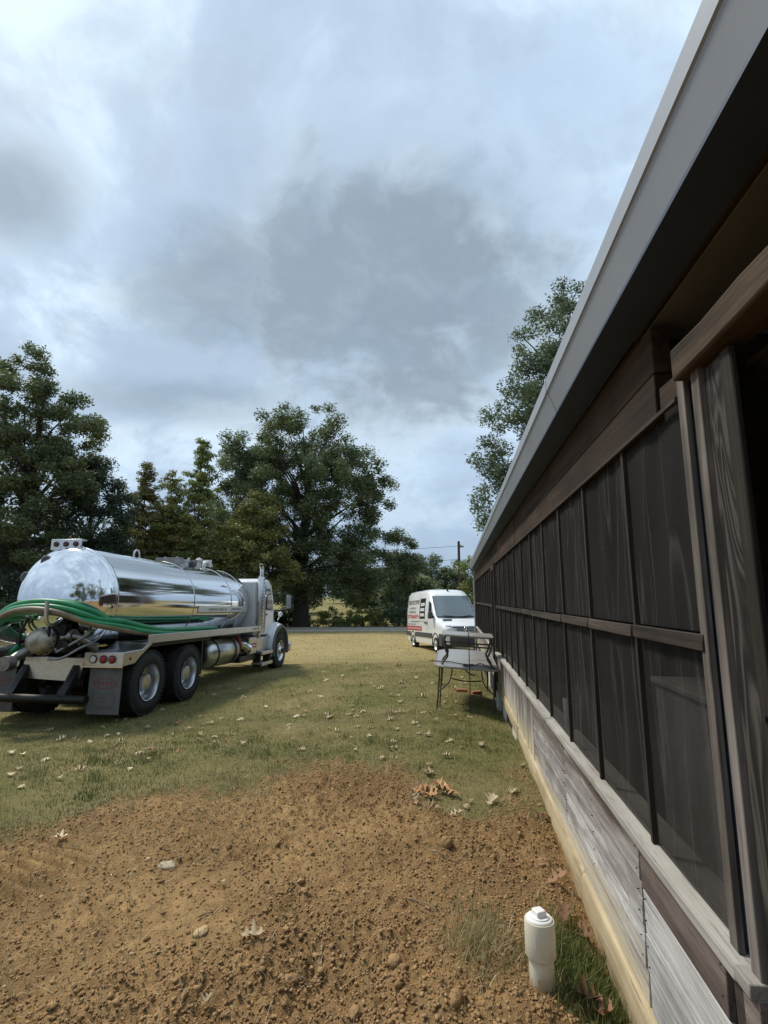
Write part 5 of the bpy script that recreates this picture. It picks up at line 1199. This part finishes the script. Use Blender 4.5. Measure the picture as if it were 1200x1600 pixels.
def in_view(n, y0, y1, pw, seed):
    r = np.random.default_rng(seed); y = y0 + (y1 - y0) * r.random(n) ** pw; x = (r.random(n) * 2 - 1) * (y * .80 + .25)
    return x, y, r
def lawn(n, y0, y1, pw, L, Wd, seed):
    x, y, r = in_view(n, y0, y1, pw, seed); d, u = house_du(x, y); dm = dirt_mask(x, y)
    cover = sstep(fbm(x * 1.4, y * 1.4, 3, 81), -.55, .15) * .75 + .25
    keep = (r.random(n) > np.clip(dm * 1.3, 0, .985)) & (r.random(n) < cover) & (d < .70)
    x, y = x[keep], y[keep]; dm = dm[keep]
    grn = fbm(x * .55 + 9, y * .55, 3, 83)
    t = .45 - .08 * np.exp(-((y - 8.5) / 3) ** 2) + .20 * sstep(y, 9, 20) - .9 * grn + .35 * dm + r.normal(size=len(x)) * .20
    green = np.exp(-(((x - .93) / .25) ** 2 + ((y - 2.7) / .4) ** 2)) + .7 * np.exp(-(((x - 1.2) / .35) ** 2 + ((y - 6.6) / .9) ** 2)) + .55 * np.exp(-(((x + 2.4) / 2.2) ** 2 + ((y - 6.2) / .7) ** 2)) + .4 * np.exp(-(((x + 2.6) / .6) ** 2 + ((y - 4.9) / .45) ** 2))
    t = np.clip(t - .5 * green, 0, 1)
    tuft = .65 + 1.1 * sstep(fbm(x * 3.3, y * 3.3, 3, 85), -.05, .45)
    return blades(x, y, L * tuft * (1 + .5 * np.clip(green, 0, 1)), Wd, t, .93, seed)
parts = [lawn(190000, 2.2, 8.5, .85, .036, .0045, 91), lawn(130000, 8, 17, .9, .04, .007, 93), lawn(40000, 16, 44, .8, .05, .018, 95)]
V = np.concatenate([p[0] for p in parts]); T_ = np.concatenate([p[2] for p in parts]); off = np.cumsum([0] + [len(p[0]) for p in parts[:-1]])
F = np.concatenate([p[1] + o for p, o in zip(parts, off)])
gr_o = npmesh('grass', V, F, 'grass_blade', attrs={'tint': T_}); tag(gr_o, 'short thin lawn grass, part green and part straw dry', 'grass', kind='stuff')
# tall green tuft by the pipe and straw strewn over the soil
r_ = np.random.default_rng(97); N = 2600
x = .93 + r_.normal(size=N) * .10; y = 2.66 + r_.normal(size=N) * .20; kp = house_du(x, y)[0] < .69; x, y = x[kp], y[kp]
Va, Fa, Ta = blades(x, y, .075, .005, np.clip(.24 + r_.normal(size=len(x)) * .14, 0, 1), .7, 98)
N = 900; x2 = .48 + r_.normal(size=N) * .10; y2 = 2.85 + r_.normal(size=N) * .16
Vb, Fb, Tb = blades(x2, y2, .10, .004, np.clip(.75 + r_.normal(size=N) * .15, 0, 1), .95, 99)
N = 16000; xs_, ys_, rr_ = in_view(N, 2.2, 6.2, .9, 101); dm = dirt_mask(xs_, ys_); kp = (dm > .2) & (rr_.random(N) < .25 + .75 * (1 - dm) + .6 * np.exp(-((xs_ + 1.9) / .9) ** 2)) & (house_du(xs_, ys_)[0] < .68)
Vc, Fc, Tc = blades(xs_[kp], ys_[kp], .09, .0035, np.clip(.82 + rr_.normal(size=kp.sum()) * .13, 0, 1), .99, 103)
N = 42000; xd, yd, rd = in_view(N, 2.4, 7.0, .9, 105); dm = dirt_mask(xd, yd); kp = (dm > .08) & (dm < .85) & (house_du(xd, yd)[0] < .68) & (rd.random(N) < .35 + .65 * sstep(fbm(xd * 3, yd * 3, 3, 107), -.2, .3))
Vd, Fd, Td = blades(xd[kp], yd[kp], .045, .004, np.clip(.72 + rd.normal(size=kp.sum()) * .18, 0, 1), .99, 109)
Vc = np.concatenate([Vc, Vd]); Fc = np.concatenate([Fc, Fd + len(Vc) - len(Vd)]); Tc = np.concatenate([Tc, Td])
V = np.concatenate([Va, Vb, Vc]); F = np.concatenate([Fa, Fb + len(Va), Fc + len(Va) + len(Vb)])
st_o = npmesh('straw', V, F, 'grass_blade', attrs={'tint': np.concatenate([Ta, Tb, Tc])}); tag(st_o, 'loose straw and grass tufts scattered over the dug soil', 'straw', kind='stuff')

def mat_clod():
    k = NT('soil_clod'); v = k.coord('Object'); a = k.n('ShaderNodeAttribute', attribute_name='tint').outputs['Fac']
    c = k.ramp(a, [(0, (.25, .156, .078)), (.5, (.37, .235, .115)), (.85, (.49, .325, .16)), (1, (.58, .43, .25))])
    n = k.noise(v, 130, 4, .6); c = k.mix(k.math('MULTIPLY', n, .4), c, (.16, .097, .046))
    return k.done(k.bsdf(c, .95, 0, k.bump(n, .7, .006), .1))
mat_clod()
def ico(sub):
    import bmesh
    b = bmesh.new(); bmesh.ops.create_icosphere(b, subdivisions=sub, radius=1); b.verts.ensure_lookup_table()
    v = np.array([p.co[:] for p in b.verts]); f = np.array([[p.index for p in q.verts] for q in b.faces]); b.free(); return v, f
def clods(x, y, rad, sub, seed):
    r = np.random.default_rng(seed); v, f = ico(sub); N = len(x); nv = len(v)
    sc = np.stack([rad * r.uniform(.8, 1.35, N), rad * r.uniform(.7, 1.1, N), rad * r.uniform(.5, .85, N)], -1)
    ang = r.random(N) * 2 * pi; jit = 1 + r.normal(size=(N, nv, 1)) * (.10 if sub > 2 else .18 if sub == 2 else .2)
    P_ = v[None] * jit * sc[:, None, :]
    ca, sa = np.cos(ang)[:, None], np.sin(ang)[:, None]
    X_ = P_[..., 0] * ca - P_[..., 1] * sa + x[:, None]; Y_ = P_[..., 0] * sa + P_[..., 1] * ca + y[:, None]
    Z_ = P_[..., 2] + (ground_z(x, y) + rad * .22)[:, None]
    V = np.stack([X_, Y_, Z_], -1).reshape(-1, 3); F = (f[None] + (np.arange(N) * nv)[:, None, None]).reshape(-1, 3)
    return V, F, np.repeat(np.clip(.42 + r.normal(size=N) * .2, 0, 1), nv)
def clod_spots(n, seed, lo, hi, pw):
    x, y, r = in_view(n, 2.15, 6.3, 1.15, seed); dm = dirt_mask(x, y); d, u = house_du(x, y)
    lump = sstep(fbm(x * .8 + 4, y * .8, 2, 31), -.40, .20) * .55 + .45
    lump = np.maximum(lump, sstep(x, -.1, .5) * .9)
    lump = lump * (1 - .5 * np.exp(-(((x + .55) / .75) ** 2 + ((y - 4.15) / .45) ** 2)) - .7 * np.exp(-(((x + 1.05) / .32) ** 2 + ((y - 3.05) / .35) ** 2)))
    tr_ = np.exp(-(((x + 2.3) / .5) ** 2 + ((y - 3.6) / .35) ** 2))
    kp = (dm > .30) & (r.random(n) < lump * (1 - .85 * tr_)) & (d < .69) & ((x - px_) ** 2 + (y - py_) ** 2 > .0064)
    rad = lo * (hi / lo) ** (r.random(n) ** pw)
    return x[kp], y[kp], rad[kp]
x1, y1, r1 = clod_spots(74000, 111, .0035, .0105, 1.3); x2, y2, r2 = clod_spots(2400, 113, .009, .019, 2.4)
A_ = clods(x1, y1, r1, 1, 115); B_ = clods(x2, y2, r2, 2, 117)
V = np.concatenate([A_[0], B_[0]]); F = np.concatenate([A_[1], B_[1] + len(A_[0])])
co = npmesh('soil_clods', V, F, 'soil_clod', smooth=True, attrs={'tint': np.concatenate([A_[2], B_[2]])}); tag(co, 'crumbly reddish-brown soil clods over the dug patch', 'soil', kind='stuff')
# the biggest clods, one by one
for i_, (x_, y_, s_, lb) in enumerate(((-.93, 2.92, .036, 'fist-sized clod alone on the smooth soil left of centre'), (-.42, 2.62, .034, 'large clod beside the long pale leaf'), (.43, 3.86, .05, 'flat reddish clod below the orange leaf pile'), (-.12, 2.45, .03, 'large clod at the bottom edge of the soil'), (.05, 2.72, .032, 'large clod in the rough soil left of the pipe'), (.30, 2.45, .036, 'large clod at the lower right of the soil'))):
    Vq, Fq, Tq = clods(np.array([0.]), np.array([0.]), np.array([s_]), 3, 200 + i_)
    Vq[:, 2] -= gz(0, 0); o = npmesh('dirt_clod', Vq, Fq, 'soil_clod', smooth=True, attrs={'tint': Tq + .1}); o.location = (x_, y_, gz(x_, y_)); tag(o, lb, 'clod', 'largest soil clods')

def mat_dry(name, a, b, c):
    k = NT(name); oi = k.n('ShaderNodeObjectInfo'); v = k.coord('Object'); n = k.noise(v, 26, 4, .6)
    f = k.math('ADD', k.math('MULTIPLY', oi.outputs['Random'], .55), k.math('MULTIPLY', n, .45))
    return k.done(k.bsdf(k.ramp(f, [(.2, a), (.5, b), (.8, c)]), .65, 0, k.bump(n, .3, .003), .3))
mat_dry('dry_leaf_tan', (.26, .19, .11), (.42, .33, .20), (.58, .49, .33))
mat_dry('dry_leaf_orange', (.26, .115, .05), (.40, .205, .09), (.55, .36, .19))
mat_dry('dry_leaf_brown', (.12, .06, .03), (.22, .11, .055), (.32, .19, .10))
def oak_leaf(seed):
    r = random.Random(seed); L = 1.0; half = [(0, .015), (.10, .03), (.18, .16), (.25, .20), (.30, .08), (.40, .10), (.47, .32), (.55, .36), (.60, .13), (.68, .12), (.75, .26), (.82, .24), (.85, .09), (.93, .07), (1.0, .0)]
    half = [(t, w * r.uniform(.85, 1.2)) for t, w in half]; cu = r.uniform(.6, 1.8); tw_ = r.uniform(-.5, .5)
    def P3(t, w):
        zz = cu * .35 * (t - .45) ** 2 + abs(w) * abs(w) * (1.2 + cu) + .10 * sin(t * 9 + seed) * abs(w); return (t - .5, w + tw_ * .12 * (t - .5), zz + .02 + tw_ * w * .25)
    v = []; f = []
    for t, w in half: v += [P3(t, -w), P3(t, 0), P3(t, w)]
    for i_ in range(len(half) - 1):
        a = i_ * 3; f += [(a, a + 3, a + 4, a + 1), (a + 1, a + 4, a + 5, a + 2)]
    me = bpy.data.meshes.new('fallen_leaf'); me.from_pydata(v, [], f); me.shade_smooth(); return me
LM = {}
for mt in ('dry_leaf_tan', 'dry_leaf_orange', 'dry_leaf_brown'):
    LM[mt] = []
    for k_ in range(6):
        me = oak_leaf(k_ * 3 + len(mt)); me.materials.append(MATS[mt]); LM[mt].append(me)
def zone(x, y):
    if x < -2.2: return 'on the grass in front of the truck rear wheels'
    if y > 11.5: return 'on the far lawn between the truck and the van'
    if x > .6: return 'on the grass beside the house wall and patio table'
    if y < 7.6: return 'on the grass just beyond the bare soil'
    return 'in the middle of the lawn between truck and patio table'
def leaf(x, y, size, mt, label, group, lift=.0, tilt=.25):
    o = bpy.data.objects.new('fallen_leaf', random.choice(LM[mt])); COL.objects.link(o)
    o.location = (x, y, gz(x, y) + .008 + lift); o.rotation_euler = (random.uniform(-tilt, tilt) + (pi if random.random() < .35 else 0), random.uniform(-tilt, tilt), random.uniform(0, 2 * pi))
    if abs(o.rotation_euler.x) > 1.5: o.location.z += size * .12
    o.scale = (size, size, size); tag(o, label, 'leaf', group)
LAWN = [(-1.79,10.41),(-1.21,10.25),(-1.26,8.78),(-1.26,8.35),(-1.36,8.36),(-.83,8.28),(-.55,8.44),(-.54,13.89),(-1.04,13.2),(-1.36,12.42),(-1.51,10.94),(-.49,21.16),(-.06,20.5),(-.23,11.19),(-.07,10.97),(.1,10.13),(.28,10.09),(-.34,10.22),(.71,9.89),(.72,12.34),(.37,11.71),(.14,8.4),(.26,8.45),(-.2,7.84),(-.19,7.47),(.09,7.93),(.46,7.09),(.55,6.95),(.06,6.3),(.19,6.21),(-.03,5.91),(.1,5.91),(.47,5.63),(.43,5.35),(.68,5.96),(.91,6.35),(1.15,6.45),(.74,7.77),(.73,8.3),(.61,8.32),(1.04,9.22),(1.29,8.55),(1.29,8.01),(.27,9.32),(-.35,8.63),(-.87,8.35),(-1.13,6.85),(-1.32,7.56),(-.65,7.35),(-.38,7.55),(.81,6.64),(.17,7.36),(1.42,10.78),(1.72,11.48),(-5.08,7.52),(-4.36,6.37),(-4.17,6.3),(-4.99,8.05),(-4.28,7.19),(-4.01,7.06),(-3.79,7.0),(-3.79,7.41),(-3.48,7.96),(-2.83,7.85),(-2.89,7.39),(-2.51,7.38),(-1.71,6.61),(-2.84,6.35),(-2.58,5.96),(-2.83,5.81),(-2.61,5.62),(-3.1,5.6),(-3.12,5.27),(-3.76,6.06),(-3.79,5.7),(-3.72,5.45),(-3.32,5.04),(-2.29,3.96),(-2.61,8.12),(-2.21,8.28),(.68,4.54),(.72,4.65),(.69,5.96),(.44,5.39),(-.02,5.95),(1.43,5.65),(1.15,4.89)]
for i_, (x_, y_) in enumerate(LAWN):
    leaf(x_, y_, random.uniform(.09, .17) * (1.15 if y_ > 8 else .8), 'dry_leaf_tan', 'dry pale tan oak leaf ' + zone(x_, y_), 'pale oak leaves ' + zone(x_, y_), .012)
rl = random.Random(5)
for i_ in range(170):
    y_ = 6.3 + 14 * rl.random() ** 1.3; x_ = rl.uniform(-.55, .16) * y_ + .1
    if house_du(x_, y_)[0] > .6 or float(dirt_mask(np.array([x_]), np.array([y_]))[0]) > .4: continue
    leaf(x_, y_, rl.uniform(.06, .13), *(('dry_leaf_tan', 'small pale curled leaf ' + zone(x_, y_), 'small pale leaves ' + zone(x_, y_)) if rl.random() < .62 else ('dry_leaf_brown', 'small dark brown leaf ' + zone(x_, y_), 'small brown leaves ' + zone(x_, y_))), .010)
for i_, (x_, y_) in enumerate(((.30, 4.84), (.42, 4.96), (.50, 5.0), (.60, 4.80), (.40, 4.76), (.49, 4.86), (.36, 4.92), (.55, 4.92))):
    leaf(x_, y_, .17, 'dry_leaf_orange', 'orange-brown oak leaf in the small heap at the soil edge', 'orange leaves heaped at the soil edge', .016 + .006 * (i_ % 4), .3)
for x_, y_ in ((.25, 4.72), (.25, 4.54), (.39, 4.42), (.57, 4.34)): leaf(x_, y_, .12, 'dry_leaf_tan', 'pale oak leaf fallen just in front of the orange leaf heap', 'pale leaves by the orange heap', .02, .4)
leaf(.90, 4.65, .17, 'dry_leaf_tan', 'single cream oak leaf between the orange heap and the wall', 'lone leaves', .02, .3)
for (x_, y_), lb in zip(((1.27, 4.40), (1.07, 3.49), (.97, 3.08), (.87, 2.50), (.90, 2.43), (1.07, 3.68), (1.05, 3.0)), ('brown oak leaf at the foot of the sill, farthest from the pipe', 'brown oak leaf by the sill halfway to the pipe', 'brown oak leaf just behind the green tuft', 'upper brown oak leaf at the bottom edge beside the sill', 'lower brown oak leaf at the bottom edge beside the sill', 'dull leaf by the sill above the halfway leaf', 'dull leaf behind the green tuft close to the sill')):
    leaf(x_, y_, .15, 'dry_leaf_brown', lb, 'brown leaves along the sill', .03, .5)
leaf(-.65, 2.86, .13, 'dry_leaf_tan', 'long pale leaf lying alone on the bare soil', 'lone leaves', .02, .2)
leaf(-.74, 2.45, .07, 'dry_leaf_tan', 'small cream leaf on the bare soil at the bottom edge', 'lone leaves', .02, .2)
leaf(-.96, 3.36, .05, 'dry_leaf_tan', 'tiny pale leaf in the middle of the bare soil', 'lone leaves', .015, .2)
leaf(.40, 15.0, .26, 'dry_leaf_tan', 'largest yellowish leaf on the lawn between truck and van', 'lone leaves', .02, .1)
simple('pale_crumpled_leaf', (.42, .35, .24), .9, 0, .35, 22, .6)
Vq, Fq, Tq = clods(np.array([0.]), np.array([0.]), np.array([.058]), 2, 231); Vq[:, 2] -= gz(0, 0)
o = npmesh('pale_leaf_cluster', Vq * np.array([1, .7, .6]), Fq, 'pale_crumpled_leaf', smooth=True); o.location = (-1.40, 3.64, gz(-1.40, 3.64)); tag(o, 'pale cream crumpled leaf cluster lying on the soil near the machine tracks', 'leaf cluster')  # clod-shaped lump standing in for a crumpled cluster of pale leaves
simple('twig_bark', (.20, .15, .09), .9, 0, .3, 20, .3)
for (x_, y_, q, L_), lb in zip(((.40, 3.72, -.6, .20), (.22, 3.2, -.55, .22), (-.35, 2.62, .2, .16), (-.95, 3.1, .9, .12)), ('thin twig running from the flat reddish clod', 'thin straw-coloured twig across the rough soil', 'short dark twig near the bottom edge of the soil', 'short twig beside the smooth soil patch')):
    ps = [(x_ + L_ * (t - .5) * cos(q), y_ + L_ * (t - .5) * sin(q) + .01 * sin(t * 7)) for t in np.linspace(0, 1, 6)]
    o = MB().tube([(a, b, gz(a, b) + .012) for a, b in ps], [.004, .004, .0035, .003, .003, .002], 6).build('twig', 'twig_bark', None, smooth=True); tag(o, lb, 'twig', 'twigs on the soil')
